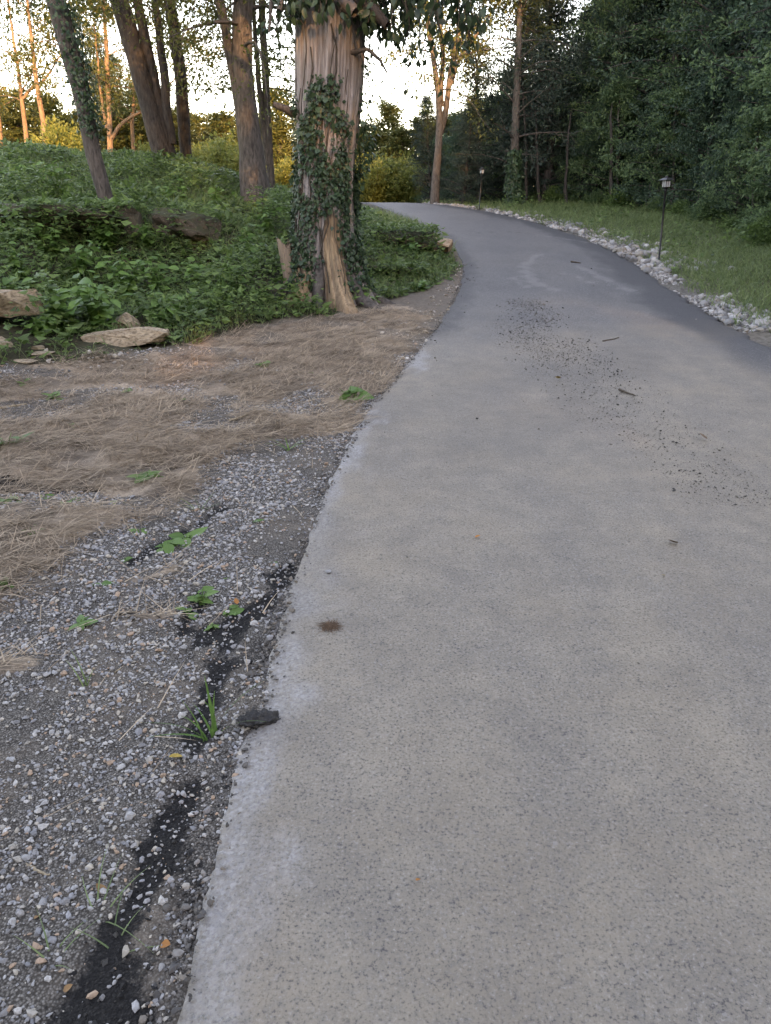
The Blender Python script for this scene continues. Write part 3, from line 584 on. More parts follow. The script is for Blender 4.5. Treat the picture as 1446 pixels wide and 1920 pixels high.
# sparse forked tree near the crest, and the ivy-footed trunk in the wood
stem_tree('forked_tree', 'tall sparse tree forking into bare upright limbs by the crest of the drive', 'tree', 30.5,
    [[(815, 366, 17), (821, 300, 14), (825, 240, 13), (827, 190, 12), (815, 120, 10), (804, 50, 9), (798, 0, 8)], [(827, 200, 10), (831, 110, 9), (822, 0, 8)], [(826, 250, 12), (838, 205, 12), (846, 150, 10), (857, 90, 8), (874, 30, 6)], [(845, 160, 8), (862, 110, 7), (885, 75, 6), (914, 38, 5)], [(850, 130, 6), (858, 70, 5), (852, 10, 5)]],
    4.0, M_BARK, M_SPRAY, 301, dict(light_crown, nl=22, t0=.36, twn=10, lv=18, lL=.14, lW=.07, twl=.9, lr=.3))
stem_tree('ivy_footed_tree', 'tall straight trunk with ivy round its foot at the front of the dark wood', 'tree', 29.5, [[(965, 378, 19), (963, 300, 16), (968, 200, 14), (972, 100, 12), (976, 0, 10)]], 3, M_BARK, M_CEDAR, 311, dict(far_crown, t0=.15, nl=34, lenf=lambda t: .8 + 1.0 * np.sin(pi * t), lL=.13, lW=.05))
for i, (y, st_) in enumerate(((29.2, [(986, 384, 5), (984, 300, 5), (978, 200, 4)]), (29.0, [(1012, 390, 6), (1008, 320, 5), (1006, 240, 4)]), (28.5, [(1062, 394, 6), (1060, 330, 5), (1066, 250, 4)]), (27, [(1146, 398, 6), (1150, 330, 6), (1147, 240, 5)]))):
    stem_tree('bare_stem', ('thin bare stem beside the ivy-footed trunk', 'thin pale stem between the ivy-footed trunk and the dark opening', 'thin bare stem left of the dark opening of the wood', 'bare stem inside the dark opening of the wood')[i], 'tree', y + 1.6, [st_], .8, M_BARKD, None, 330 + i, None)
# yellow-green shrubs catching the sun behind the bank
def shrub(seed, n, rx, rz_, lL, lW, leaf):
    rng = rngs(seed); w = Acc(); C = []
    for i in range(26):
        az = rng.uniform(0, 2 * pi); el = rng.uniform(.3, 1.5); d = np.array([math.cos(az) * math.cos(el), math.sin(az) * math.cos(el), math.sin(el)]); L = rng.uniform(.6, 1.0)
        s = np.linspace(0, 1, 5)[:, None]; p = d * s * L * [rx, rx, rz_] + rng.normal(0, .04, (5, 3)) * s; w.add(*tube(p, .014 * (1 - .8 * s[:, 0]), 4))
        m_ = n // 26; q = rng.uniform(.25, 1.05, m_)[:, None]; C.append(q * d * L * [rx, rx, rz_] + rng.normal(0, .13 * rx, (m_, 3)))
    C = np.concatenate(C); C[:, 2] = np.abs(C[:, 2]); A = unit(C * [1, 1, .4] + rng.normal(size=C.shape) * .8); S = np.cross(A, unit(np.array([0, 0, 1.]) + rng.normal(size=C.shape) * .6)); sz = rng.uniform(.6, 1.3, len(C))
    return w.data('shrub_stems', M_TWIG), mesh_data('shrub_leaves', *leaf_quads(C, A, lL * sz, lW * sz, rng, .2, S), leaf)
def shrub_thing(d, label, loc, s, group, rz, name='shrub'):
    t = thing(name, label, 'shrub', loc, group, rz); t.scale = (s,) * 3; link('stems', d[0], t); tag(link('foliage', d[1], t), kind='stuff'); return t
SHG = shrub(401, 4200, 1.2, 1.7, .13, .08, M_GOLD); SHD = shrub(402, 5200, .9, 1.1, .075, .045, M_OAKL); SHK = shrub(403, 5200, .8, .8, .07, .045, M_COVER)
for i, (px, y, s) in enumerate(((420, 29, .95), (440, 31, 1.2), (400, 33, 1.1), (540, 30, .8), (560, 34, 1.1), (110, 30, 1.0), (150, 32, .9), (285, 31, .8), (380, 36, 1.2), (702, 37.5, 1.25), (722, 38.5, 1.35), (742, 38, 1.2), (762, 38.6, 1.3), (780, 37.5, 1.1), (690, 39, 1.5), (752, 40.5, 1.7), (730, 41, 1.8))):
    x = at_y(px, 300, y)[0]; shrub_thing(SHG, 'yellow-green shrub catching the low sun behind the shaded bank', gpos(x, y, -.05), s, 'sunlit yellow-green shrubs', i * 1.1)
for i in range(17):
    u = i / 16 * 9.2 + .8; x, y = np.interp(u, range(len(edge)), edge[:, 0]) - rg.uniform(.5, 1.1), np.interp(u, range(len(edge)), edge[:, 1]) - rg.uniform(.1, .5)
    shrub_thing(SHD if i % 2 else SHK, 'low leafy shrub where the grass verge meets the dark wood', gpos(x, y, -.05), rg.uniform(.45, .85), 'shrubs at the foot of the wood', i * 1.7)
#@@NEXT
# ------------------------------------------------------------------ the big ivy-clad trunk
BT = at_y(612, 556, 10.15); BT[2] = float(H(BT[0], BT[1])) - .03
m, nt, b = new_mat('shredded_bark'); M_BIG = m
v = coords(nt, (1, 1, .13)); n1 = noise(nt, v, 34, 7, .7, .9); n2 = noise(nt, coords(nt), 2.2, 4); n3 = noise(nt, coords(nt, (1, 1, .2)), 9, 5, .6)
cv_ = nd(nt, 'Attribute', attribute_name='groove').outputs['Fac']; bw = nd(nt, 'Attribute', attribute_name='bare').outputs['Fac']
c = mixc(nt, mrange(nt, n1, .28, .72), (.155, .142, .140), (.40, .375, .37)); c = mixc(nt, mrange(nt, n2, .4, .7, 0, .5), c, (.24, .21, .195))
wd = mixc(nt, mrange(nt, n3, .3, .7), (.19, .128, .076), (.39, .285, .185)); wd = mixc(nt, mrange(nt, n1, .5, .7), wd, (.12, .065, .035))
c = mixc(nt, bw, c, wd); c = mixc(nt, mrange(nt, cv_, .0, .15, .62, 0), c, (.085, .07, .06))
nt.links.new(c, b.inputs['Base Color']); b.inputs['Roughness'].default_value = .9; bump(nt, b, n1, .9, .02)
nth, nz = 300, 230; th = np.linspace(0, 2 * pi, nth, endpoint=False); zz = -.3 + np.linspace(0, 1, nz) ** 1.2 * 6.7
TH, TZ = np.meshgrid(th, zz)
cx_ = np.interp(zz, [0, .6, 1.4, 2.3, 3.3, 6.4], [.02, .0, .03, .09, .14, .30]); Rz = np.interp(zz, [0, .5, 1.0, 1.6, 2.3, 3.3, 3.8, 6.4], [.40, .37, .35, .345, .39, .41, .40, .30])
ang = lambda d: np.angle(np.exp(1j * (TH - math.radians(d))))
lobes = 1.0 * np.exp(-(ang(-68) / .28) ** 2) + .9 * np.exp(-(ang(-128) / .25) ** 2) + .6 * np.exp(-(ang(-20) / .4) ** 2) + .5 * np.exp(-(ang(60) / .5) ** 2) + .7 * np.exp(-(ang(165) / .35) ** 2)
flare = np.exp(-TZ / .42) * (.05 + .36 * lobes) - .10 * np.exp(-(ang(-93) / .16) ** 2) * np.exp(-TZ / .6)
gv = fbm(np.cos(TH) * 9 + 20, np.sin(TH) * 9 + 20, TZ * .55, 61, 3); rid = np.abs(gv - .5) * 2
gv2 = fbm(np.cos(TH) * 13 + 20, np.sin(TH) * 13 + 20, TZ * .8, 63, 4); rid2 = np.abs(gv2 - .5) * 2
big_ = fbm(np.cos(TH) * 1.8 + 3, np.sin(TH) * 1.8, TZ * .35, 62, 3) - .5
bare = sstep(.35, .7, np.exp(-(ang(-88 + 14) / .42) ** 2) * sstep(1.25, .75, TZ) + (gv - .5) * .8) * sstep(1.35, .9, TZ)
bare = np.maximum(bare, .9 * np.exp(-(ang(-124) / .3) ** 2) * sstep(.55, .2, TZ + (gv - .5) * .6))
bare = np.maximum(bare, .9 * np.exp(-(ang(-28) / .13) ** 2) * sstep(.8, 1.1, TZ) * sstep(2.4, 1.9, TZ))
RR = Rz[:, None] * (1 + .10 * big_) + flare + .075 * (np.minimum(rid, .3) - .2) + .07 * (np.minimum(rid2, .32) - .2) - .03 * bare
BV = np.stack([cx_[:, None] + RR * np.cos(TH), RR * np.sin(TH), TZ], -1)
jj = np.arange(nz - 1)[:, None] * nth; kk = np.arange(nth)[None]; k2 = (kk + 1) % nth
BF = np.stack([jj + kk, jj + k2, jj + nth + k2, jj + nth + kk], -1).reshape(-1, 4)
big = thing('ivy_clad_tree', 'massive shaggy-barked trunk with split buttressed foot, clad in ivy, beside the drive', 'tree', BT)
link('trunk', mesh_data('big_trunk', BV.reshape(-1, 3), BF, M_BIG, True, {'groove': np.minimum(rid, rid2 * 1.3).ravel(), 'bare': bare.ravel()}), big)
def on_trunk(a_deg, z, out=0.0):
    i = np.clip(np.searchsorted(zz, z), 0, nz - 1); j = (np.round(np.radians(a_deg) / (2 * pi) * nth).astype(int)) % nth
    p = BV[i, j].copy(); o = np.stack([np.cos(np.radians(a_deg)), np.sin(np.radians(a_deg)), 0 * np.asarray(z, float)], -1); return p + o * np.asarray(out)[..., None], o
M_TWOOD = bark_mat('torn_wood', (.13, .085, .05), (.34, .245, .16), 26, .2)
def bit(pts, r, n=7, mat=M_BARK, nm='branch', rough=.2, sd=1):
    a = Acc(); a.add(*tube(*smooth_course(np.array(pts, float), np.array(r, float), 12), n, rough=rough, seed=sd)); return link(nm, a.data(nm, mat, True), big)
bit([(-.33, -.05, 2.16), (-.44, -.12, 2.2), (-.56, -.15, 2.24)], [.06, .045, .03], nm='stub')
bit([(.38, -.25, 2.75), (.58, -.35, 2.77), (.72, -.38, 2.65), (.80, -.4, 2.52)], [.03, .022, .016, .01])
bit([(.30, -.33, 3.40), (.50, -.5, 3.22), (.80, -.58, 2.95)], [.10, .09, .05], mat=M_BARKD, nm='broken_limb', sd=4)
bit([(.22, -.38, 3.28), (.36, -.5, 3.16), (.45, -.55, 3.08)], [.09, .08, .06], mat=M_BIG, nm='broken_limb', sd=5)
bit([(-.30, -.3, 3.45), (-.36, -.42, 3.3), (-.40, -.46, 3.12)], [.07, .05, .03], mat=M_BIG, nm='broken_limb', sd=6)
bit([(-.28, -.3, 3.45), (-.48, -.45, 3.25), (-.52, -.5, 2.9)], [.04, .025, .012], nm='branch', sd=7)
for i, (a_, L_, r_) in enumerate(((-150, .55, .09), (-122, .62, .10), (-98, .45, .08), (-66, .62, .11), (-40, .6, .10), (-8, .55, .09))):
    a_ = math.radians(a_); o_ = np.array([math.cos(a_), math.sin(a_), 0]); q0 = o_ * .30
    def gz_(v_): return float(H(BT[0] + v_[0], BT[1] + v_[1])) - BT[2]
    P_ = [q0 + [0, 0, .55], q0 + o_ * .10 + [0, 0, .26], q0 + o_ * L_ * .5, q0 + o_ * L_ * .8 + [.05, -.03, 0], q0 + o_ * L_ * 1.1 + [.09, -.05, 0]]; P_[2][2] = gz_(P_[2]) + .05; P_[3][2] = gz_(P_[3]); P_[4][2] = gz_(P_[4]) - .07
    bit(P_, [r_ * .5, r_, r_ * .9, r_ * .65, r_ * .3], 10, M_TWOOD if i in (1, 3) else M_BARK, 'root', .3, 40 + i)
rb_ = rngs(66)
for i in range(9):
    a = rb_.uniform(0, 2 * pi); z0 = rb_.uniform(3.9, 5.8); d = np.array([math.cos(a), math.sin(a), .5]); p = np.array([.2, 0, z0]) + d * .2
    bit([p, p + d * 1.0 + rb_.normal(0, .15, 3), p + d * 1.9 + [0, 0, -.1], p + d * 2.6 + [0, 0, -.5]], [.09, .06, .035, .012], sd=20 + i)
# the rotten side stump hard by its foot
sp = at_y(552, 548, 10.0); sp[2] = float(H(sp[0], sp[1])) - .05
stump = tag(link('rotten_stump', None, loc=sp), 'splintered rotten stump leaning against the foot of the ivy-clad trunk', 'stump')
tz = np.linspace(0, .72, 40); ta = np.linspace(0, 2 * pi, 60, endpoint=False); TA, TT = np.meshgrid(ta, tz)
rr_ = (.10 + .10 * np.exp(-TT / .12) * (1 + .5 * np.cos(3 * TA)) + .05 * (fbm(np.cos(TA) * 5 + 9, np.sin(TA) * 5, TT * 2, 5, 3) - .5)); top = .55 + .2 * fbm(np.cos(TA) * 3 + 4, np.sin(TA) * 3, 0, 9, 3) * 1.2
SV = np.stack([rr_ * np.cos(TA) - .12 * TT, rr_ * np.sin(TA), np.minimum(TT, top)], -1)
ja = np.arange(39)[:, None] * 60; ka = np.arange(60)[None]; kb = (ka + 1) % 60
link('wood', mesh_data('stump_wood', SV.reshape(-1, 3), np.stack([ja + ka, ja + kb, ja + 60 + kb, ja + 60 + ka], -1).reshape(-1, 4), M_BIG, True, {'groove': np.full(2400, .3), 'bare': np.full(2400, .7)}), stump)

# ivy: 300 leaves of its own on the face, the rest one mass
def leaf_shape(n=6, w=.6, lobes=0, fold=.18, curl=.12, notch=0.0):
    """one broad leaf of length 1 along +Y, midrib folded, tip bent down"""
    t = np.linspace(0, 1, n + 1); hw = w / 2 * np.sin(pi * t ** .72) ** .85 * (1 + lobes * np.abs(np.sin(t * pi * 3)))
    rows = []
    for ti, h_ in zip(t, hw):
        z = -curl * ti ** 2; rows += [(-h_, ti - notch * h_, z + fold * h_), (0, ti, z), (h_, ti - notch * h_, z + fold * h_)]
    F = []
    for i in range(n): a = 3 * i; F += [(a, a + 1, a + 4, a + 3), (a + 1, a + 2, a + 5, a + 4)]
    return np.array(rows), np.array(F)
IVY1 = mesh_data('ivy_leaf', *leaf_shape(4, .95, .12, .1), M_IVY, True)
def trunk_leaves(rng, n, amin, amax, zmin, zmax, keep):
    a = rng.uniform(amin, amax, n * 5); z = rng.uniform(zmin, zmax, n * 5); k = keep(a, z) > rng.uniform(0, 1, n * 5); return a[k][:n], z[k][:n]
def ivy_keep(a, z):
    f = fbm(np.radians(a) * 3 + 7, z * 2.2, 0, 33, 4)
    upto = 1.75 + .45 * np.cos(np.radians(a + 100) * 1.5) + (f - .5) * 1.6
    k = sstep(.35, -.35, z - upto) * sstep(.34, .50, f + .1 - .05 * (z > 1.2))
    dda = np.abs(a + 80) / 30; k = k * (1 - 1.0 * np.exp(-dda ** 4) * sstep(1.05 + (f - .5), .65 + (f - .5), z)) * (1 - .9 * np.exp(-((a + 30) / 8.) ** 2) * sstep(.7, .9, z))
    return k
rv = rngs(77)
ivy = thing('ivy_vine', 'dark green ivy climbing the foot of the massive shaggy trunk', 'ivy', BT)
a, z = trunk_leaves(rv, 5600, -215, 25, .12, 2.5, ivy_keep); p, o = on_trunk(a, z, rv.uniform(.0, .06, len(a)) * (1 + .5 * (z < .8)))
ae, ze = trunk_leaves(rv, 380, -185, -160, 1.5, 3.9, lambda a, z: .35 + .6 * (fbm(a * .05, z * 2, 0, 3) > .5)); pe, oe = on_trunk(ae, ze, rv.uniform(.0, .07, len(ae)))
ar, zr_ = trunk_leaves(rv, 800, -22, 12, 1.0, 3.9, lambda a, z: .2 + .8 * np.exp(-((z - 1.75) / .35) ** 2)); pr, orr = on_trunk(ar, zr_, rv.uniform(.02, .22, len(ar)) * (.5 + .7 * np.exp(-((zr_ - 1.75) / .35) ** 2)))
p = np.concatenate([p, pe, pr]); o = np.concatenate([o, oe, orr]); n = len(p)
A = unit(np.array([0, 0, -1.]) + rv.normal(size=(n, 3)) * .55 + o * .25); S = unit(np.cross(A, o + rv.normal(size=(n, 3)) * .3)); sz = rv.uniform(.022, .072, n)
vis = o[:, 1] < -.25; order = np.argsort(-(sz * vis)); ind = order[:300]; rest = order[300:]
tag(link('ivy_mass', mesh_data('ivy_mass', *leaf_quads(p[rest], A[rest], sz[rest], sz[rest] * .85, rv, .12, S[rest], .1), M_IVY), ivy), kind='stuff')
for i in ind:
    N_ = np.cross(S[i], A[i]); M = Matrix((S[i], A[i], N_)).transposed(); link('leaf', IVY1, ivy, p[i], M.to_euler(), sz[i])
st_ = Acc()
for i in range(12):
    a0 = rv.uniform(-170, -20); zs = np.linspace(.1, rv.uniform(1.2, 3.6), 14); aa = a0 + np.cumsum(rv.normal(0, 4, 14)); q, _ = on_trunk(aa, zs, np.full(14, .015)); st_.add(*tube(q, rv.uniform(.004, .010), 5))
link('stem', st_.data('ivy_stems', M_TWIG, True), ivy)
# leafy vine hanging from the broken top, with leaves big enough to tell apart
vine = thing('hanging_vine', 'leafy vine hanging from the broken limbs at the top of the shaggy trunk', 'vine', BT)
VL = mesh_data('vine_leaf', *leaf_shape(5, .5, 0, .2, .25), M_VINE, True); VS = Acc(); cnt = 0; rest_p, rest_a = [], []
ends = []
for i in range(56):
    a = math.radians(rv.uniform(-170, 10)); r0 = rv.uniform(.3, .5); p0 = np.array([.2 + r0 * math.cos(a), r0 * math.sin(a), rv.uniform(3.3, 3.75)]); L = rv.uniform(.15, .5)
    ends.append((p0, p0 + np.array([math.cos(a) * .3, math.sin(a) * .3, -L])))
for i in range(80):
    x = rv.uniform(.45, 1.75); p0 = np.array([x, rv.uniform(-.9, .1), 3.75 + rv.uniform(-.3, .5)]); ends.append((p0, p0 + np.array([rv.uniform(-.1, .3), rv.uniform(-.1, .1), -rv.uniform(.35, 1.15) * (1.0 if x > 1.0 else .75)])))
for i in range(8):
    x = rv.uniform(.45, 1.7); ends.append((np.array([.25, -.1, 3.6]), np.array([x, rv.uniform(-.8, 0), 3.95 + rv.uniform(-.2, .2)])))
for p0, p1 in ends:
    q = np.linspace(0, 1, 6)[:, None]; P = p0 * (1 - q) + p1 * q + rv.normal(0, .03, (6, 3)); VS.add(*tube(P, np.linspace(.012, .004, 6), 4))
    for j in range(15): rest_p.append(P[rv.integers(1, 6)] + rv.normal(0, .05, 3)); rest_a.append(unit(np.array([0, 0, -1.]) + rv.normal(size=3) * .5))
rest_p = np.array(rest_p); rest_a = np.array(rest_a); pick = np.argsort(rest_p[:, 1] + np.abs(rest_p[:, 2] - 3.1))[:290]; mk = np.ones(len(rest_p), bool); mk[pick] = False
for i in pick:
    S_ = unit(np.cross(rest_a[i], np.array([0, -1., .3]) + rv.normal(size=3) * .5)); M = Matrix((S_, rest_a[i], np.cross(S_, rest_a[i]))).transposed(); link('leaf', VL, vine, rest_p[i], M.to_euler(), rv.uniform(.07, .145))
nr = mk.sum(); tag(link('leaf_mass', mesh_data('vine_mass', *leaf_quads(rest_p[mk], rest_a[mk], rv.uniform(.07, .14, nr), .055, rv, .2), M_VINE), vine), kind='stuff'); link('stem', VS.data('vine_stems', M_TWIG, True), vine)
# ivy on the slim leaning tree and round the foot of the trunk in the wood
def ivy_on(label, base, stems_px, y, n, lo, hi, size, side, nm='ivy_vine'):
    P, W = smooth_course(*course(stems_px, y), 40); rng = rngs(n); t = rng.uniform(lo, hi, n); i = (t * 39).astype(int); az = rng.normal(side, 1.0, n)
    o = np.stack([np.cos(az), np.sin(az), 0 * az], 1); p = P[i] + o * (W[i] + rng.uniform(0, .08, n))[:, None] + rng.normal(0, .03, (n, 3)); A = unit(np.array([0, 0, -1.]) + rng.normal(size=(n, 3)) * .6 + o * .3)
    g = thing(nm, label, 'ivy', base); tag(link('ivy_mass', mesh_data('ivy_mass', *leaf_quads(p - np.array(base), A, size * rng.uniform(.6, 1.3, n), size * .8, rng, .12, np.cross(A, o)), M_IVY), g), kind='stuff'); return g
ivy_on('ivy sleeve on the upper trunk of the slim leaning tree', tuple(T1b), [(192, 345, 33), (166, 250, 37), (142, 140, 45), (118, 40, 44), (105, 0, 42)], 12, 800, .3, 1, .06, -.2)
ivy_on('ivy skirt round the foot of the tall straight trunk in the wood', tuple(at_y(965, 378, 29.4)), [(965, 380, 26), (963, 330, 24), (964, 280, 18)], 29.4, 900, 0, 1, .15, -1.57)

# ------------------------------------------------------------------ rocks of the bank
def rock_mat(name, a, b2, moss=.0, dirt=(.09, .065, .045)):
    m, nt, b = new_mat(name); v = coords(nt, (1, 1, 2.2)); n1 = noise(nt, v, 5, 6, .6); n2 = noise(nt, v, 26, 5); n3 = noise(nt, coords(nt), 70, 3)
    c = mixc(nt, mrange(nt, n1, .3, .7), a, b2); c = mixc(nt, mrange(nt, n2, .46, .66, 0, .8), c, dirt); c = mixc(nt, mrange(nt, n3, .6, .75, 0, .5), c, (.55, .5, .43))
    if moss:
        g = nd(nt, 'NewGeometry'); up = nd(nt, 'SeparateXYZ', {0: g.outputs['Normal']}).outputs['Z']
        c = mixc(nt, math_(nt, 'MULTIPLY', mrange(nt, math_(nt, 'ADD', up, math_(nt, 'MULTIPLY', n1, 1.2)), .5, 1.3), moss), c, (.035, .04, .018))
    nt.links.new(c, b.inputs['Base Color']); b.inputs['Roughness'].default_value = .88; p = bump(nt, b, n1, .5, .03); bump(nt, b, n2, .6, .008, p); return m
M_LIME = rock_mat('limestone', (.22, .168, .115), (.40, .325, .235)); M_LEDGE = rock_mat('mossy_ledge', (.045, .040, .033), (.12, .10, .08), .9)
ROCKS = [(sp[0], sp[1] - .05, .3, 0, .3), (BT[0] + .08, BT[1] - .42, .28, 0, .25)]; LEDGES = []
def rock(name, label, cat, px, py, y, dims, seed, mat, rz=0.0, tilt=(0, 0), sub=4, box=.95, rough=.06, group=None, lift=.25, planes=14):
    p = at_y(px, py, y); p[2] = max(p[2], float(H(p[0], p[1])) + dims[2] * lift); mat is M_LIME and ROCKS.append((p[0], p[1], dims[0] * .55, rz, dims[1])); V, F = chisel(seed, dims, sub, planes, (.72, 1.15), rough, box)
    if mat is M_LEDGE: LEDGES.append((p, dims, rz))
    return tag(link(name, mesh_data(name, V, F, mat, False), loc=p, rot=(tilt[0], tilt[1], rz)), label, cat, group)
rock('limestone_slab', 'long pale tan limestone slab lying at the foot of the bank', 'rock', 232, 650, 7.42, (.88, .28, .165), 501, M_LIME, R_(14), (R_(-4), R_(-3)), 5, rough=.11, lift=.42)
rock('limestone_block', 'thick undercut limestone block jutting from the bank beside the leafy bush', 'rock', -12, 588, 7.45, (.95, .6, .23), 512, M_LIME, R_(6), (0, R_(-3)), 5, rough=.11, lift=.7)
rock('limestone_cobble', 'rounded tan cobble sitting on top of the undercut limestone block', 'rock', 42, 556, 7.42, (.21, .16, .10), 503, M_LIME, .4, rough=.1)
rock('limestone_chunk', 'small flat-topped tan rock half buried below the undercut block', 'rock', 2, 658, 6.95, (.24, .16, .10), 504, M_LIME, .2, rough=.1)
rock('limestone_wedge', 'wedge of pale rock showing among weeds above the long slab', 'rock', 240, 604, 8.1, (.27, .2, .17), 505, M_LIME, .8, (0, .4), rough=.1)
rock('limestone_flake', 'flat flake of tan rock lying between the small rock and the slab', 'rock', 82, 662, 6.85, (.2, .13, .035), 506, M_LIME, .3, rough=.08)
rock('limestone_flake', 'thin broken rock flake at the edge of the straw', 'rock', 48, 676, 6.65, (.24, .15, .03), 507, M_LIME, -.2, rough=.08)
rock('limestone_flake', 'little tan rock flake below the leafy bush', 'rock', 72, 657, 7.0, (.12, .1, .05), 508, M_LIME, .9, rough=.08)
rock('rock_ledge', 'long low mossy rock ledge across the bank below the slim leaning tree', 'rock ledge', 60, 440, 10.75, (2.7, 1.1, .30), 511, M_LEDGE, R_(2), (R_(2), R_(0)), 5, rough=.16, planes=6, box=1.05, lift=.5)
rock('rock_ledge', 'short mossy end of the ledge nearest the hollowed boulder', 'rock ledge', 222, 440, 10.9, (.62, .7, .36), 512, M_LEDGE, R_(-8), (0, 0), 4, rough=.12)
rock('mossy_boulder', 'dark hollowed mossy boulder overhung by creepers in the bank', 'boulder', 352, 450, 11.2, (.95, .8, .42), 513, M_LEDGE, R_(12), (R_(6), R_(8)), 5, rough=.2, lift=.1)
rock('rock_ledge', 'jutting layered rock lip between the ivy-clad trunk and the bend of the drive', 'rock ledge', 752, 466, 14.2, (1.25, .8, .34), 514, M_LEDGE, R_(8), (0, R_(2)), 5, rough=.14, planes=8)
rock('rock_ledge', 'pale broken rock nose at the end of the lip by the bend', 'rock ledge', 818, 464, 14.9, (.62, .6, .26), 515, M_LIME, R_(-12), (0, R_(9)), 4, rough=.12)
rock('rock_ledge', 'lower crumbling rock step below the lip by the bend', 'rock ledge', 735, 512, 12.3, (1.0, .5, .16), 516, M_LEDGE, R_(6), (0, R_(3)), 4, rough=.12)

# ------------------------------------------------------------------ plants of the bank
rc = rngs(88)
def scatter(rng, n, x0, x1, y0, y1, w):
    x = rng.uniform(x0, x1, n); y = rng.uniform(y0, y1, n); k = rng.uniform(0, 1, n) < w(x, y); return x[k], y[k]
def bank_w(x, y):
    d = poly_mask(BANK, x, y); tr_ = np.hypot(x - BT[0], y - BT[1]); 
    free = np.ones(np.shape(x))
    for rx_, ry_, rl, rz_, rw in ROCKS:
        u = (x - rx_) * math.cos(rz_) + (y - ry_) * math.sin(rz_); w_ = -(x - rx_) * math.sin(rz_) + (y - ry_) * math.cos(rz_); free = free * (1 - .93 * ((np.abs(u) < rl * .92) & (w_ > -rw * .5 - .22) & (w_ < rw * .3)))
    return free * sstep(-.05, .1, d + (fbm(x * 3, y * 3, 0, 4, 3) - .5) * .4) * np.clip(9.0 / y, .2, 1) * (tr_ > .42)
clump = lambda x, y: fbm(x * 1.1, y * 1.1, 0, 91, 4)
x, y = scatter(rc, 240000, -13, 1.5, 6.4, 21, bank_w); cl = clump(x, y); d = poly_mask(BANK, x, y)
hgt = (.05 + .6 * sstep(.42, .70, cl)) * np.clip(.25 + d * .9, .1, 1) * np.clip((14 - np.abs(y - 9)) / 12, .35, 1) * np.where(x > -.2, .45, 1)
zz_ = H(x, y) + hgt * rc.uniform(0, 1, len(x)) ** .6 + .01
for p_l, dm, rz_l in LEDGES:      # creepers trailing over the rock ledges
    m_ = int(900 * dm[0]); u = rc.uniform(-.52, .52, m_) * dm[0]; k_ = sstep(.36, .56, fbm(u * 2.5 + p_l[0] * 3, 0 * u, 0, 19, 3)); t_ = rc.uniform(0, 1, m_); w_ = np.where(t_ < .5, -.5 * dm[1] - rc.uniform(0, .07, m_), rc.uniform(-.5, .4, m_) * dm[1])
    ok = rc.uniform(0, 1, m_) < k_; u, w_, t_ = u[ok], w_[ok], t_[ok]
    x = np.concatenate([x, p_l[0] + u * math.cos(rz_l) - w_ * math.sin(rz_l)]); y = np.concatenate([y, p_l[1] + u * math.sin(rz_l) + w_ * math.cos(rz_l)])
    zz_ = np.concatenate([zz_, p_l[2] + np.where(t_ < .5, rc.uniform(-.7, .6, len(u)), rc.uniform(.45, .75, len(u))) * dm[2]])
n = len(x)
A = unit(rc.normal(size=(n, 3)) * [1, 1, .25] + [0, -.1, .05]); S = np.cross(A, unit(np.array([0, -.3, 1.]) + rc.normal(size=(n, 3)) * .38)); sz = np.clip(rc.lognormal(-2.95, .42, n), .02, .14) * (.8 + y * .035)
tag(link('ground_cover', mesh_data('ground_cover', *leaf_quads(np.stack([x, y, zz_], 1), A, sz, sz * .6, rc, .15, S, .12), M_COVER)), 'low tangle of green weeds and creepers covering the bank', 'ground cover', kind='stuff')
def grass_w(x, y): return bank_w(x, y) * np.maximum(.8 * sstep(.5, .1, poly_mask(BANK, x, y)), sstep(.40, .60, fbm(x * .8 + 9, y * .8, 0, 95, 3) + .25 * (x > -.3) + .012 * (y - 9)))
x, y = scatter(rc, 85000, -13, 1.5, 6.4, 23, grass_w); n = len(x)
tag(link('bank_grass', mesh_data('bank_grass', *blades(np.stack([x, y, H(x, y) - .01], 1), rc.normal(size=(n, 3)) * [.35, .35, 0] + [0, 0, 1], rc.uniform(.10, .34, n), .007 + y * .0003, rc, .5, 2), M_GRASS)), 'long grass growing among the weeds of the bank', 'grass', kind='stuff')
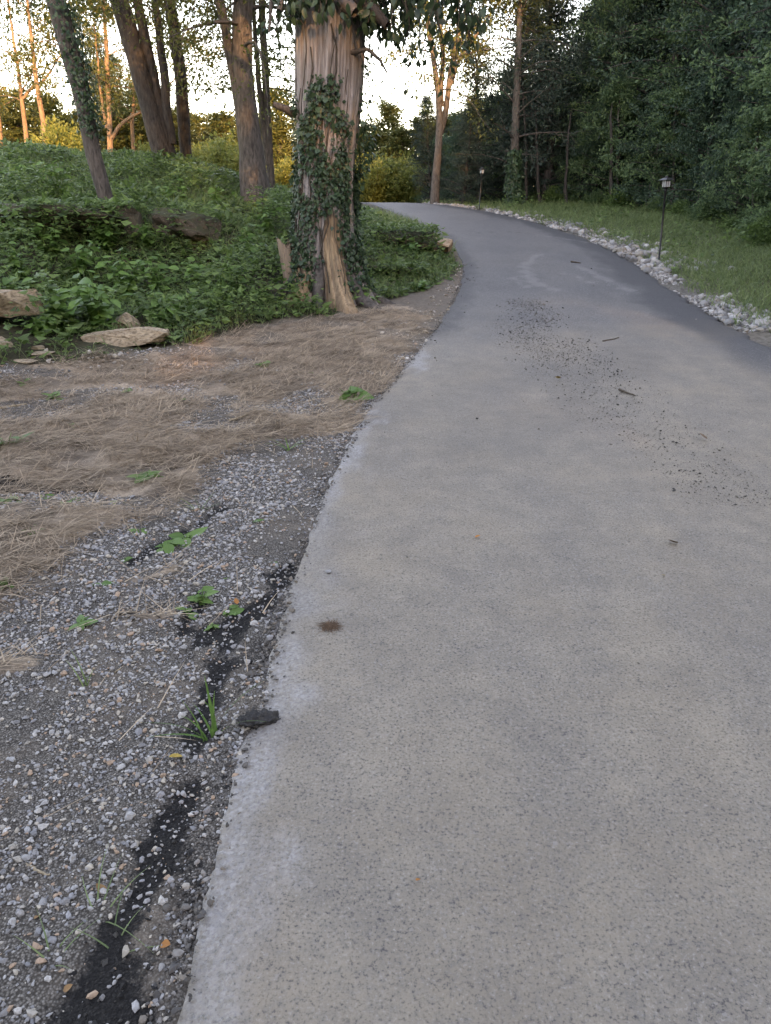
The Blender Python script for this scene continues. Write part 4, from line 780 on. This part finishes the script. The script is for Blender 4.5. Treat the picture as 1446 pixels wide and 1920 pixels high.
# broad-leaved bushes, every leaf its own
PLF = [mesh_data('plant_leaf', *leaf_shape(6, w_, 0, .16, cu), M_PLANT, True) for w_, cu in ((.62, .2), (.7, .32), (.52, .25))]
def leafy(name, label, px, py, y, h, spread, n_st, per, size, seed, group=None, cat='plant', mats=PLF, on_ground=False):
    rng = rngs(seed)
    if on_ground: p = at(px, py)
    else: p = at_y(px, py, y)
    base = np.array(gpos(p[0], p[1], -.02)); t = thing(name, label, cat, base, group); sa_ = Acc()
    for s in range(n_st):
        az = rng.uniform(0, 2 * pi) if n_st > 1 else 0; out = spread * rng.uniform(.15, 1); hh = h * rng.uniform(.65, 1.05) * (1 - .3 * out / max(spread, .01))
        q = np.linspace(0, 1, 7)[:, None]; P = np.array([math.cos(az) * out, math.sin(az) * out, 0]) * q ** 1.3 + np.array([0, 0, hh]) * q; sa_.add(*tube(P, np.linspace(.007, .003, 7) * max(.5, h * 1.4), 5))
        for j in range(per):
            u = .18 + .82 * (j + rng.uniform(0, .6)) / per; pt = np.array([np.interp(u, q[:, 0], P[:, k]) for k in range(3)])
            a2 = j * 2.4 + rng.uniform(-.5, .5) + s; el = rng.uniform(-.35, .45); A = np.array([math.cos(a2) * math.cos(el), math.sin(a2) * math.cos(el), math.sin(el)])
            Sx = unit(np.cross(A, np.array([0, -.25, 1.]) + rng.normal(size=3) * .25)); M = Matrix((Sx, A, np.cross(Sx, A))).transposed()
            link('leaf', mats[rng.integers(0, len(mats))], t, pt, M.to_euler(), size * (1.25 if cat == 'plant' else 1) * rng.uniform(.6, 1.15) * (1.1 - .35 * u))
    link('stem', sa_.data('plant_stem', M_PLANT, True), t); return t
leafy('leafy_bush', 'large-leaved bush leaning over the undercut limestone block', 118, 640, 7.55, .52, .34, 11, 10, .17, 601)
leafy('leafy_bush', 'tall large-leaved bush between the undercut block and the long slab', 185, 630, 7.75, .68, .30, 9, 11, .15, 602)
leafy('leafy_bush', 'low dark large-leaved clump hugging the side of the undercut block', 78, 650, 7.3, .30, .24, 7, 8, .12, 603)
leafy('leafy_bush', 'broad-leaved weed clump in the bank above the long slab', 305, 618, 8.3, .50, .36, 9, 9, .14, 604)
leafy('leafy_bush', 'spreading broad-leaved clump between the slab and the rotten stump', 350, 606, 8.6, .34, .38, 9, 8, .12, 605)
leafy('leafy_bush', 'broad-leaved clump high among the weeds below the mossy boulder', 235, 560, 9.2, .62, .36, 9, 9, .14, 606)
leafy('leafy_bush', 'weed clump with pale leaves below the end of the mossy ledge', 200, 470, 10.3, .5, .32, 8, 9, .12, 607)
leafy('leafy_bush', 'weed clump at the foot of the rotten stump', 505, 575, 9.4, .34, .28, 7, 7, .11, 608)
leafy('leafy_bush', 'bright weed clump under the long mossy ledge', 40, 530, 9.0, .55, .36, 9, 9, .11, 609)
leafy('leafy_bush', 'weed clump growing out of the hollow beside the mossy boulder', 280, 470, 10.6, .5, .3, 8, 8, .11, 610)
leafy('leafy_bush', 'small broad-leaved clump beside the root of the ivy-clad trunk', 690, 580, 9.9, .20, .22, 6, 6, .09, 611)
leafy('leafy_bush', 'bright low weeds on the verge below the rock lip', 790, 560, 11.4, .2, .3, 7, 6, .09, 612)
leafy('leafy_bush', 'leafy weeds growing against the rock lip by the bend', 770, 490, 13.6, .35, .3, 7, 7, .12, 613)
for i, (px, py, y, h, sz_) in enumerate(((20, 600, 8.0, .5, .12), (150, 520, 9.6, .6, .13), (300, 540, 9.4, .55, .13), (400, 570, 9.0, .4, .12), (440, 540, 9.6, .5, .12), (90, 470, 10.0, .5, .13), (470, 480, 11, .55, .12), (500, 440, 12.2, .6, .13), (260, 400, 12, .5, .12), (30, 370, 13, .7, .13), (330, 370, 13.5, .5, .12), (410, 390, 13, .6, .13), (160, 580, 8.6, .5, .14), (380, 520, 9.8, .5, .12))):
    leafy('leafy_weed', 'broad-leaved weed standing out of the tangle of the bank', px, py, y, h, .34, 7, 7, sz_, 640 + i, 'broad-leaved weeds in the bank tangle')
leafy('leafy_bush', 'tall leafy weed patch on the slope left of the leaning tree', 120, 400, 12.2, .9, .5, 10, 10, .13, 614)
#@@NEXT
# ------------------------------------------------------------------ right verge
rgt = rngs(120)
def verge_w(x, y):
    r = x - xr(y); return sstep(.15, .75, r + (fbm(x * 2, y * 2, 0, 14, 3) - .5) * .9) * np.clip(11 / y, .15, 1)
x, y = scatter(rgt, 130000, 1.5, 10.5, 6.5, 33, verge_w); n = len(x); f = fbm(x * .9, y * .9, 0, 15, 3)
tag(link('verge_grass', mesh_data('verge_grass', *blades(np.stack([x, y, H(x, y) - .01], 1), rgt.normal(size=(n, 3)) * [.4, .4, 0] + [0, 0, 1], rgt.uniform(.10, .30, n) * (.6 + .8 * f), .006 + y * .0005, rgt, .6, 2), M_GRASS)), 'uncut green grass of the verge between the stones and the wood', 'grass', kind='stuff')
x, y = scatter(rgt, 26000, 2.5, 10.5, 8, 33, lambda x, y: verge_w(x, y) * sstep(.52, .66, fbm(x * .8, y * .8, 0, 16, 3) + .10 * (x - xr(y) > 2.2))); n = len(x)
A = unit(rgt.normal(size=(n, 3)) * [1, 1, .3]); S = np.cross(A, unit(np.array([0, -.2, 1.]) + rgt.normal(size=(n, 3)) * .4)); sz = rgt.uniform(.05, .12, n)
tag(link('verge_weeds', mesh_data('verge_weeds', *leaf_quads(np.stack([x, y, H(x, y) + rgt.uniform(.02, .42, n)], 1), A, sz, sz * .65, rgt, .15, S), M_COVER)), 'broad weeds standing in the verge grass before the wood', 'ground cover', kind='stuff')
# pale broken stone dumped along the asphalt edge
GREY = [(.25, .255, .26), (.32, .325, .33), (.18, .185, .19), (.38, .38, .375), (.25, .235, .21), (.30, .30, .295), (.14, .145, .15)]
M_RIP = stone_mat('pale_stone', GREY, sc=25, dirt=(.16, .14, .12)); M_RIPS = stone_mat('pale_stone_mass', GREY, 'tone', 25, (.16, .14, .12))
def stones_mass(rng, x, y, size, z, sub=1, nproto=10, flat=(.5, .8)):
    a = Acc()
    for k in range(nproto):
        s = np.arange(len(x)) % nproto == k; m_ = s.sum()
        if not m_: continue
        V, F = chisel(700 + k, (1.15, rng.uniform(.6, .95), rng.uniform(*flat)), sub, 9, (.42, .85), .10)
        M = rand_rot(rng, m_, .12) * size[s][:, None, None]; W, G = replicate(V, F, M, np.stack([x[s], y[s], z[s]], 1)); a.add(W, G, np.repeat(rng.uniform(0, 1, m_), len(V)))
    return a
ys = rgt.uniform(6.6, 31, 22000) ** 1.0; ys = ys[rgt.uniform(0, 1, 22000) < np.clip(12 / ys, .2, 1)]
rr2 = np.abs(rgt.normal(.25, .5, len(ys))) + .02; nzz = fbm(ys * .8, rr2 * 2, 0, 17, 3); k = (rr2 < 1.7) & (nzz > .36 + .25 * rr2 * (ys < 13)); ys, rr2 = ys[k], rr2[k]
xs = xr(ys) + rr2; size = np.clip(rgt.lognormal(-3.25, .58, len(xs)), .016, .18) * (.75 + .5 * (ys > 13)); order = np.argsort(-size / ys); zst = H(xs, ys) + size * .15 + .015 * np.exp(-((rr2 - .3) / .25) ** 2) * (ys > 12)
RIPM = [mesh_data('verge_stone', *chisel(730 + k, (1, rgt.uniform(.65, .95), rgt.uniform(.5, .8)), 2, 10, (.6, .95), .05), M_RIP) for k in range(10)]
for q, i in enumerate(order[:300]):
    tag(link('verge_stone', RIPM[q % 10], loc=(xs[i], ys[i], zst[i]), rot=(rgt.normal(0, .3), rgt.normal(0, .3), rgt.uniform(0, 6.3)), scale=float(size[i])), 'pale grey broken stone in the row along the far edge of the asphalt', 'stone', 'pale stones along the verge')
rest = order[300:]
tag(link('verge_rubble', stones_mass(rgt, xs[rest], ys[rest], size[rest], zst[rest], 0).data('verge_rubble', M_RIPS, False, 'tone')), 'small pale rubble between the bigger stones along the verge', 'rubble', kind='stuff')
p = at(1425, 612); tag(link('verge_boulder', mesh_data('verge_boulder', *chisel(760, (.28, .2, .16), 3, 12, (.65, .95), .05), M_RIP), loc=p, rot=(.1, 0, .4)), 'largest pale stone lying by itself in the verge grass', 'stone')
# --- lamps
M_BLK = plain_mat('black_metal', (.012, .013, .015), (.022, .023, .025), 40, .4, 0, .1)
m, nt, b = new_mat('frosted_pane'); M_PANE = m; b.inputs['Base Color'].default_value = (.42, .47, .52, 1); b.inputs['Roughness'].default_value = .25; b.inputs['Transmission Weight'].default_value = .25
def boxm(name, dims, mat, off=(0, 0, 0), taper=1.0, bev=.002):
    bm = bmesh.new(); bmesh.ops.create_cube(bm, size=1)
    for v_ in bm.verts:
        k = taper if v_.co.z > 0 else 1; v_.co = Vector((v_.co.x * dims[0] * k + off[0], v_.co.y * dims[1] * k + off[1], v_.co.z * dims[2] + off[2]))
    bmesh.ops.bevel(bm, geom=bm.edges[:], offset=bev, segments=1, affect='EDGES'); me = bpy.data.meshes.new(name); bm.to_mesh(me); bm.free(); me.materials.append(mat); return me
def lathe(name, prof, mat, n=14):
    V, F = tube([(0, 0, z) for z, r in prof], [r for z, r in prof], n); return mesh_data(name, V, F, mat, True)
def lamp(label, px, py, h, lean):
    p = at(px, py); t = thing('lamp_post', label, 'lamp', (p[0], p[1], p[2] - .05)); t.rotation_euler = (0, lean, R_(25))
    link('post', lathe('lamp_post_tube', [(-.1, .0), (-.1, .019), (.02, .019), (.02, .017), (h - .24, .017), (h - .235, .022), (h - .20, .022), (h - .20, .0)], M_BLK), t)
    l = link('lantern', lathe('lantern_cup', [(h - .21, .02), (h - .19, .035), (h - .175, .06), (h - .165, .062), (h - .165, 0)], M_BLK), t)
    for i in range(4):
        a = i * pi / 2; o = link('pane', boxm('pane', (.082, .003, .105), M_PANE, (0, 0, 0), 1.12, .0005), l, (.05 * math.sin(a), -.05 * math.cos(a), h - .112), (0, 0, a))
        ang_ = a + pi / 4; link('bar', boxm('bar', (.010, .010, .11), M_BLK), l, (.067 * math.cos(ang_), .067 * math.sin(ang_), h - .112), (0, 0, ang_))
        link('glazing_bar', boxm('glazing_bar', (.005, .005, .105), M_BLK, (0, 0, 0), 1, .0005), l, (.0535 * math.sin(a), -.0535 * math.cos(a), h - .112), (0, 0, a))
    link('roof', boxm('lantern_roof', (.20, .20, .035), M_BLK, (0, 0, h - .038), .45), t); link('finial', lathe('finial', [(h - .022, .042), (h - .01, .045), (h + .0, .018), (h + .012, .016), (h + .022, 0)], M_BLK), t)
    return t
lamp('black solar lamp post standing in the pale stones before the dark opening of the wood', 1235, 494, 1.50, R_(-2.2))
lamp('more distant black lamp post near the crest of the drive', 898, 398, 1.42, R_(2.5))

# ------------------------------------------------------------------ the near left: gravel, straw, weeds
rq = rngs(140)
PEB = [(.27, .265, .262), (.34, .335, .33), (.19, .19, .195), (.40, .39, .375), (.30, .28, .25), (.38, .345, .295), (.23, .235, .25), (.31, .31, .31), (.34, .24, .175), (.15, .155, .165), (.28, .285, .29), (.25, .25, .255)]
M_PEB = stone_mat('pebble', PEB, sc=120); M_GRV = stone_mat('gravel', PEB, 'tone', 120)
def grav_w(x, y):
    g, s, bk, kb, rt, rp = zones(x, y); bare_ = sstep(.62, .5, fbm(x * 2.6, y * 2.6, 0, 18, 4)); e = xl(y) - x
    return g * (1 - .55 * bk) * (.22 + .78 * bare_) * (e > -.02) * np.clip(3.8 / y, .1, 1)
def relief(x, y): g, s, bk, kb, rt, rp = zones(x, y); return H(x, y) + soil_relief(x, y, g, s, bk, kb)
x, y = scatter(rq, 215000, -3.5, .5, .85, 7.5, grav_w); n = len(x); size = np.clip(rq.lognormal(-4.80, .48, n), .004, .030) * (.9 + .09 * y)
zg = relief(x, y) + size * .18; tiny = size < .0105; ga, gb = stones_mass(rq, x[~tiny], y[~tiny], size[~tiny], zg[~tiny]), stones_mass(rq, x[tiny], y[tiny], size[tiny], zg[tiny], 0)
for V_, F_, A_ in zip(gb.V, gb.F[3], gb.A): ga.V.append(V_); ga.F[3].append(F_ + ga.n); ga.A.append(A_)
tag(link('gravel', ga.data('gravel', M_GRV, False, 'tone')), 'loose grey gravel spread beside the asphalt edge', 'gravel', kind='stuff')
PEBM = [mesh_data('pebble', *chisel(760 + k, (1.2, rq.uniform(.65, 1.0), rq.uniform(.5, .8)), 2, 11, (.42, .8), .06), M_PEB) for k in range(10)]
x, y = scatter(rq, 3000, -3.0, .4, .9, 6.5, lambda x, y: (zones(x, y)[0] + .4 * zones(x, y)[2]) * (xl(y) - x > .01) * np.clip(1.8 / y, .1, 1)); x, y = x[:288], y[:288]; size = np.clip(rq.lognormal(-4.05, .32, len(x)), .014, .038); zp = relief(x, y)
for i in range(len(x)):
    tag(link('pebble', PEBM[i % 10], loc=(x[i], y[i], zp[i] + size[i] * .2), rot=(rq.normal(0, .3), rq.normal(0, .3), rq.uniform(0, 6.3)), scale=float(size[i])), 'larger pebble lying loose in the grey gravel beside the asphalt', 'pebble', 'larger pebbles in the gravel')
for i, (px, py, s, lb) in enumerate(((215, 1641, 22, 'pale round pebble at the edge of the black grit'), (254, 1634, 20, 'tan-grey pebble beside the pale round one on the black grit'), (83, 1695, 28, 'broad flat grey pebble in the gravel left of the black grit'),
        (349, 1670, 17, 'pale pebble alone on the black grit near the asphalt'), (230, 1442, 18, 'tan pebble touching a grey one in the gravel'), (296, 1472, 26, 'long tan stone in the gravel above the black grit'), (66, 1778, 24, 'tan angular stone chip in the gravel'), (66, 1823, 22, 'tall white pebble in the gravel corner'),
        (262, 1375, 22, 'flat pale pebble in the middle of the gravel'), (615, 1117, 15, 'small white stone lying alone on the asphalt'), (393, 1307, 16, 'white pebble behind the tall grass tuft'), (315, 1648, 18, 'bluish pebble lying on the black grit'))):
    p = at(px, py); tag(link('pebble', PEBM[i % 10], loc=(p[0], p[1], (p[2] if px < 600 else float(zr(p[1]))) + .006), rot=(.1, .1, i), scale=s * mpp(p) * 1.05), lb, 'pebble')
# white chips at the asphalt edge and under the slab
x, y = scatter(rq, 5000, -3.2, 1.4, 3, 14, lambda x, y: sstep(.34, .08, xl(y) - x) * (xl(y) - x > .0) * sstep(4, 6.5, y) + .25 * sstep(1.1, .2, xl(y) - x) * (xl(y) - x > 0) * sstep(7, 8.5, y) * (poly_mask(BANK, x, y) < .1)); p2 = at0(240, 672); x = np.concatenate([x, p2[0] + rq.normal(0, .28, 160)]); y = np.concatenate([y, p2[1] + rq.normal(0, .09, 160)]); n = len(x); size = np.clip(rq.lognormal(-3.7, .5, n), .012, .09)
tag(link('stone_chips', stones_mass(rq, x, y, size, relief(x, y) + size * .15).data('stone_chips', stone_mat('chips', [(.40, .37, .32), (.30, .25, .19), (.48, .46, .43), (.22, .18, .14), (.36, .33, .3)], 'tone', 50), False, 'tone')), 'pale stone chips strewn along the soil at the asphalt edge and slab', 'stone chips', kind='stuff')
# straw thatch
x, y = scatter(rq, 170000, -4.2, .9, 1.4, 9.5, lambda x, y: (zones(x, y)[1] + .005) * (xl(y) - x > .02) * np.clip(5.5 / y, .3, 1) * sstep(.25, .6, fbm(x * 2.2, y * 5, 0, 22, 4) + .1)); n = len(x)
th_ = rq.normal(.25, 1.0, n) + 4.0 * (fbm(x * 1.3, y * 1.3, 0, 23, 3) - .5); D = np.stack([np.cos(th_), np.sin(th_), rq.normal(.14, .22, n)], 1)
tag(link('dry_straw', mesh_data('dry_straw', *blades(np.stack([x, y, relief(x, y) + rq.uniform(.002, .03, n)], 1), D, rq.uniform(.05, .22, n), rq.uniform(.0025, .0055, n), rq, .12, 2), M_DRY)), 'flattened tan dead grass matted over the bare ground', 'straw', kind='stuff')
x, y = scatter(rq, 60000, -2.5, .3, .85, 4.5, lambda x, y: zones(x, y)[2] * (xl(y) - x > 0) * .8 * np.clip(2.2 / y, .2, 1)); n = len(x); size = np.clip(rq.lognormal(-4.9, .5, n), .003, .025)
tag(link('black_grit', stones_mass(rq, x, y, size, relief(x, y) + size * .1, 0).data('black_grit', stone_mat('black_grit', [(.006, .006, .007), (.012, .012, .013), (.02, .02, .021), (.009, .009, .01), (.045, .043, .04)], 'tone', 90, (.01, .009, .008)), False, 'tone')), 'fine black grit washed in a streak along the asphalt edge', 'grit', kind='stuff')
# tufts and weeds, each its own
def tuft(name, label, px, py, specs, mat, group=None, cat='grass'):
    p = at(px, py); t = thing(name, label, cat, p, group)
    for k, (dx, dy, L, W, cv) in enumerate(specs):
        V, F = blades(np.array([[.006 * math.cos(k * 2.1), .006 * math.sin(k * 2.1), -.005]]), np.array([[dx, dy, 1.0]]), L, W, rngs(k + px), cv, 6); link('blade', mesh_data('blade', V, F, mat, True), t)
    return t
tuft('grass_tuft', 'tall bright green grass tuft on the black grit by the asphalt lump', 402, 1378, [(-.10, .1, .22, .013, .12), (.34, .1, .21, .012, .38), (.02, .2, .15, .010, .15), (.8, 0, .17, .009, .9), (.2, .3, .17, .010, .3), (-.3, .2, .12, .009, .3)], M_PLANT)
tuft('grass_tuft', 'shorter spreading grass tuft left of the tall one', 385, 1385, [(-.45, .1, .14, .010, .2), (-.8, 0, .15, .008, .5), (-.2, .2, .15, .010, .2), (-1.0, -.3, .12, .008, .6)], M_PLANT)
tuft('grass_tuft', 'thin yellowing grass sprouting from the mid gravel', 160, 1285, [(-.1, 0, .17, .006, .15), (.1, .1, .13, .006, .2), (-.3, .1, .12, .006, .3), (.3, 0, .1, .005, .4), (0, -.2, .08, .005, .6)], M_GRASS)
tuft('grass_tuft', 'bluish grass clump on the dark streak below the straw', 375, 962, [(.9, .1, .14, .008, .5), (.5, .2, .14, .008, .4), (-.6, .1, .13, .008, .4), (-.2, 0, .12, .008, .3), (1.2, -.2, .13, .007, .6), (-1, 0, .12, .007, .5)], M_GRASS)
tuft('grass_tuft', 'small green clump on the last gravel patch before the straw', 540, 843, [(.8, .1, .13, .012, .4), (.3, .2, .12, .012, .3), (-.6, .1, .13, .012, .4), (-.2, 0, .10, .012, .3), (-1.1, .2, .12, .010, .5), (1.2, 0, .11, .010, .5)], M_PLANT)
for i, (px, py, s) in enumerate(((185, 1725, .13), (215, 1790, .11), (95, 1810, .1))):
    tuft('trailing_weed', ('curling thin green runner on the black grit', 'second thin runner nearer the asphalt on the black grit', 'thin sprig in the gravel corner')[i], px, py, [(a_, b_2, s * k, .0045, 1.0) for a_, b_2, k in ((.6, .8, 1.0), (-.4, 1.0, 1.1), (.9, -.2, .8), (-.8, .2, .9), (.2, 1.2, .9))], M_GRASS, cat='weed')
WL = [mesh_data('weed_leaf', *leaf_shape(6, w_, 0, .14, cu), leaf_mat('weed_leaf%d' % i, (.06, .14, .035), (.12, .22, .06), .3)) for i, (w_, cu) in enumerate(((.45, .12), (.6, .2)))]
SQ = [mesh_data('lobed_leaf', *leaf_shape(7, 1.0, .18, .08, .1, .35), M_PLANT)]
def weed(label, px, py, h, spread, n_st, per, size, seed, mats=WL, name='weed', group=None): return leafy(name, label, px, py, 0, h, spread, n_st, per, size, seed, group, 'weed', mats, True)
weed('broad lobed-leaf plant at the asphalt edge where the straw ends', 662, 752, .16, .12, 6, 2, .13, 801, SQ)
weed('upright plant with three long pale leaves on the dark streak', 350, 1012, .07, .04, 3, 2, .13, 802, WL[:1])
weed('bushy leaf rosette on the black grit under the gravel bank', 376, 1130, .09, .04, 4, 3, .07, 803)
weed('single round-leaved seedling left of the leaf rosette', 350, 1150, .05, .02, 2, 2, .07, 804)
for i, (px, py, s) in enumerate(((235, 1050, .06), (310, 1028, .05), (265, 1002, .05), (130, 945, .05), (225, 945, .05), (280, 905, .06), (330, 760, .07), (100, 748, .07), (42, 725, .10), (12, 845, .10), (60, 1005, .06), (190, 1100, .04), (152, 1172, .05), (85, 940, .04), (400, 1170, .03), (432, 1145, .03), (515, 1055, .035), (478, 985, .03), (15, 1100, .05), (240, 735, .05), (585, 700, .05), (490, 690, .06), (20, 940, .06), (135, 800, .05), (430, 1085, .03))):
    s *= (1.2, 2.1, 1.5, 1.8)[i % 4]; weed('little green seedling in the straw and gravel', px, py, s * .7, s * .5, 3 if s > .05 else 2, 3, s, 820 + i, WL, 'seedling', 'seedlings in straw and gravel')
# --- litter
M_STK = bark_mat('stick', (.04, .032, .026), (.12, .095, .075), 60, .3); M_STKL = bark_mat('pale_stick', (.22, .17, .11), (.42, .34, .24), 60, .3)
def stick(label, pts, w, mat=M_STK):
    P = np.array([(lambda q: (q[0], q[1], (float(zr(q[1])) if xl(q[1]) < q[0] else q[2]) + w * mpp(q) * .45))(at(a, b)) for a, b in pts]); c0 = P[0].copy(); r = w * mpp(P[0]) / 2
    P2, W2 = smooth_course(P - c0, np.linspace(r, r * .55, len(P)), 10); P2[1:-1] += rngs(int(pts[0][0])).normal(0, r * .35, (8, 3)) * [1, 1, 0]; a = Acc(); a.add(*tube(P2, W2, 6, rough=.2))
    return tag(link('stick', a.data('stick', mat, True), loc=c0), label, 'stick')
stick('short dark stick lying across the drive beyond the grit', [(1158, 760), (1172, 766), (1187, 773)], 5)
stick('thin crooked twig among the dark grit on the drive', [(1128, 664), (1145, 660), (1158, 656)], 3)
stick('short thin twig on the near right of the drive', [(1357, 1196), (1377, 1204)], 4); stick('tiny forked twig below the thin one on the drive', [(1338, 1240), (1352, 1256)], 4)
stick('stubby pale stick lying on the gravel', [(50, 1624), (72, 1636), (95, 1642)], 8, M_STKL); stick('long straw stem at the asphalt edge', [(285, 1905), (310, 1880), (335, 1850)], 4, M_STKL)
stick('bent root lying in the straw', [(0, 768), (25, 764), (50, 760)], 6, M_STKL); stick('curved dead stem across the straw', [(430, 790), (460, 782), (482, 765)], 5, M_STKL)
stick('arched dark root on the gravel by the seedlings', [(200, 1160), (240, 1150), (285, 1148), (300, 1160)], 5); stick('pale stalk lying in the mid gravel', [(145, 1375), (165, 1358), (185, 1343)], 4, M_STKL)
stick('thin straw stalk on the gravel above the pebbles', [(215, 1262), (240, 1244), (255, 1235)], 3, M_STKL); stick('dead stem on the dark soil left of the straw', [(105, 862), (130, 878), (165, 884)], 4, M_STKL); stick('dark twig on the far part of the drive', [(1070, 505), (1088, 507)], 3)
DL = [mesh_data('dead_leaf', *leaf_shape(5, w_, .15, .35, -.2), plain_mat('dead_leaf%d' % i, c_, tuple(k * .6 for k in c_), 60, .7)) for i, (w_, c_) in enumerate(((.6, (.30, .17, .08)), (.7, (.48, .33, .08)), (.55, (.20, .13, .085)), (.6, (.42, .17, .05))))]
for px, py, s, k, lb in ((1263, 1065, 22, 2, 'curled brown leaf on the right of the drive'), (888, 1058, 10, 3, 'small orange leaf in the middle of the drive'), (345, 1424, 28, 1, 'crumpled yellow leaf on the black grit below the grass tuft'), (303, 1777, 24, 3, 'orange leaf scrap on the black grit near the asphalt'), (199, 1683, 24, 0, 'brown leaf standing by the curling runner'), (1320, 862, 18, 2, 'dark leaf curled among grit on the drive'), (785, 1725, 12, 3, 'tiny orange leaf scrap on the near asphalt'), (1046, 738, 12, 1, 'small yellow leaf on the drive beyond the grit'), (75, 1722, 16, 0, 'brown leaf scrap in the gravel'), (120, 1866, 18, 0, 'rust leaf at the bottom of the black grit'), (1239, 1131, 8, 1, 'yellow leaf fleck near the curled brown leaf'), (445, 1138, 14, 3, 'reddish leaf at the asphalt edge of the black grit')):
    p = at(px, py); zf = float(zr(p[1])) if xl(p[1]) < p[0] else p[2]
    tag(link('dead_leaf', DL[k], loc=(p[0], p[1], zf + .012), rot=(.25, .2, px * 1.3), scale=s * mpp(p) * 1.1), lb, 'dead leaf')
# dark crumbs of asphalt and grit on the drive
band = PR([(985, 570, 60), (1000, 620, 90), (1080, 690, 105), (1180, 780, 130), (1300, 880, 150), (1480, 1000, 170)])
def crumb_band(x, y):
    d = line_dist(band, x, y); return .75 * sstep(.10, -.40, d) * (.45 + .55 * sstep(.34, .60, fbm(x * 2.2 - y * .9, y * .9 + x * .5, 0, 25, 4)))
def crumb_w(x, y):
    inr = (x > xl(y) + .03) & (x < xr(y)); return inr * (.05 * sstep(9, 3, y) + .02 + .5 * sstep(.35, .05, x - xl(y)) * sstep(.4, .6, fbm(x * 3, y * 2, 0, 26, 3)))
x, y = scatter(rq, 26000, -.5, 4.2, 1, 14, crumb_w); x2, y2 = scatter(rq, 100000, 1.0, 4.0, 3.5, 12.5, crumb_band); x = np.concatenate([x, x2]); y = np.concatenate([y, y2]); n = len(x); size = np.clip(rq.lognormal(-5.0, .6, n), .0025, .03) * (.7 + .045 * y)
tag(link('road_grit', stones_mass(rq, x, y, size, zr(y) + size * .2, 0).data('road_grit', stone_mat('grit', [(.05, .048, .047), (.085, .078, .07), (.035, .034, .034), (.13, .115, .10), (.07, .06, .05), (.10, .09, .08), (.24, .23, .21)], 'tone', 90, (.06, .05, .042)), False, 'tone')), 'dark crumbs of asphalt and grit scattered over the drive', 'grit', kind='stuff')
M_LUMP = plain_mat('asphalt_lump', (.025, .025, .027), (.06, .058, .055), 90, .85, 0, .9, .01)
p = at0(490, 1352); V, F = chisel(790, (.15, .07, .04), 5, 12, (.6, 1.0), .5, freq=4); tag(link('asphalt_lump', mesh_data('asphalt_lump', V, F, M_LUMP, True), loc=(p[0] - .01, p[1], p[2] + .004), rot=(0, .08, R_(18))), 'dark crumbly lump spilling over the asphalt edge by the tall grass tuft', 'asphalt lump')
p = at0(620, 1176); nb = 420; q = np.stack([rq.normal(0, .022, nb), rq.normal(0, .016, nb)], 1); th_ = rq.uniform(0, 6.3, nb)
mat_ = thing('needle_clump', 'little mat of brown dead needles lying on the asphalt', 'leaf litter', (p[0], p[1], p[2])); tag(link('needles', mesh_data('needles', *blades(np.stack([q[:, 0], q[:, 1], .008 * np.exp(-(q ** 2).sum(1) / .0006) + .004], 1), np.stack([np.cos(th_), np.sin(th_), rq.normal(.05, .1, nb)], 1), rq.uniform(.015, .045, nb), .002, rq, .1, 2), leaf_mat('brown_needle', (.05, .03, .02), (.17, .10, .06), .1, .8)), mat_), kind='stuff')

# crumbled asphalt and soil lapping over the left edge of the drive
ye = rq.uniform(.9, 14, 9000); ye = ye[rq.uniform(0, 1, 9000) < np.clip(3.5 / ye, .15, 1) * (.25 + .75 * sstep(.4, .6, fbm(ye * 2.5, 0 * ye, 0, 28, 3)))]; n = len(ye)
xe = xl(ye) + rq.normal(-.012, .022, n); size = np.clip(rq.lognormal(-4.6, .5, n), .004, .03); ze = np.where(xe > xl(ye) + .005, zr(ye) - .004, zr(ye) - .02)
tag(link('edge_crumbs', stones_mass(rq, xe, ye, size, ze + size * .15).data('edge_crumbs', stone_mat('crumbs', [(.07, .068, .068), (.12, .115, .11), (.05, .048, .047), (.20, .19, .18), (.15, .13, .11), (.09, .085, .08)], 'tone', 90), False, 'tone')), 'crumbs of broken asphalt lying along the ragged edge of the drive', 'crumbs', kind='stuff')
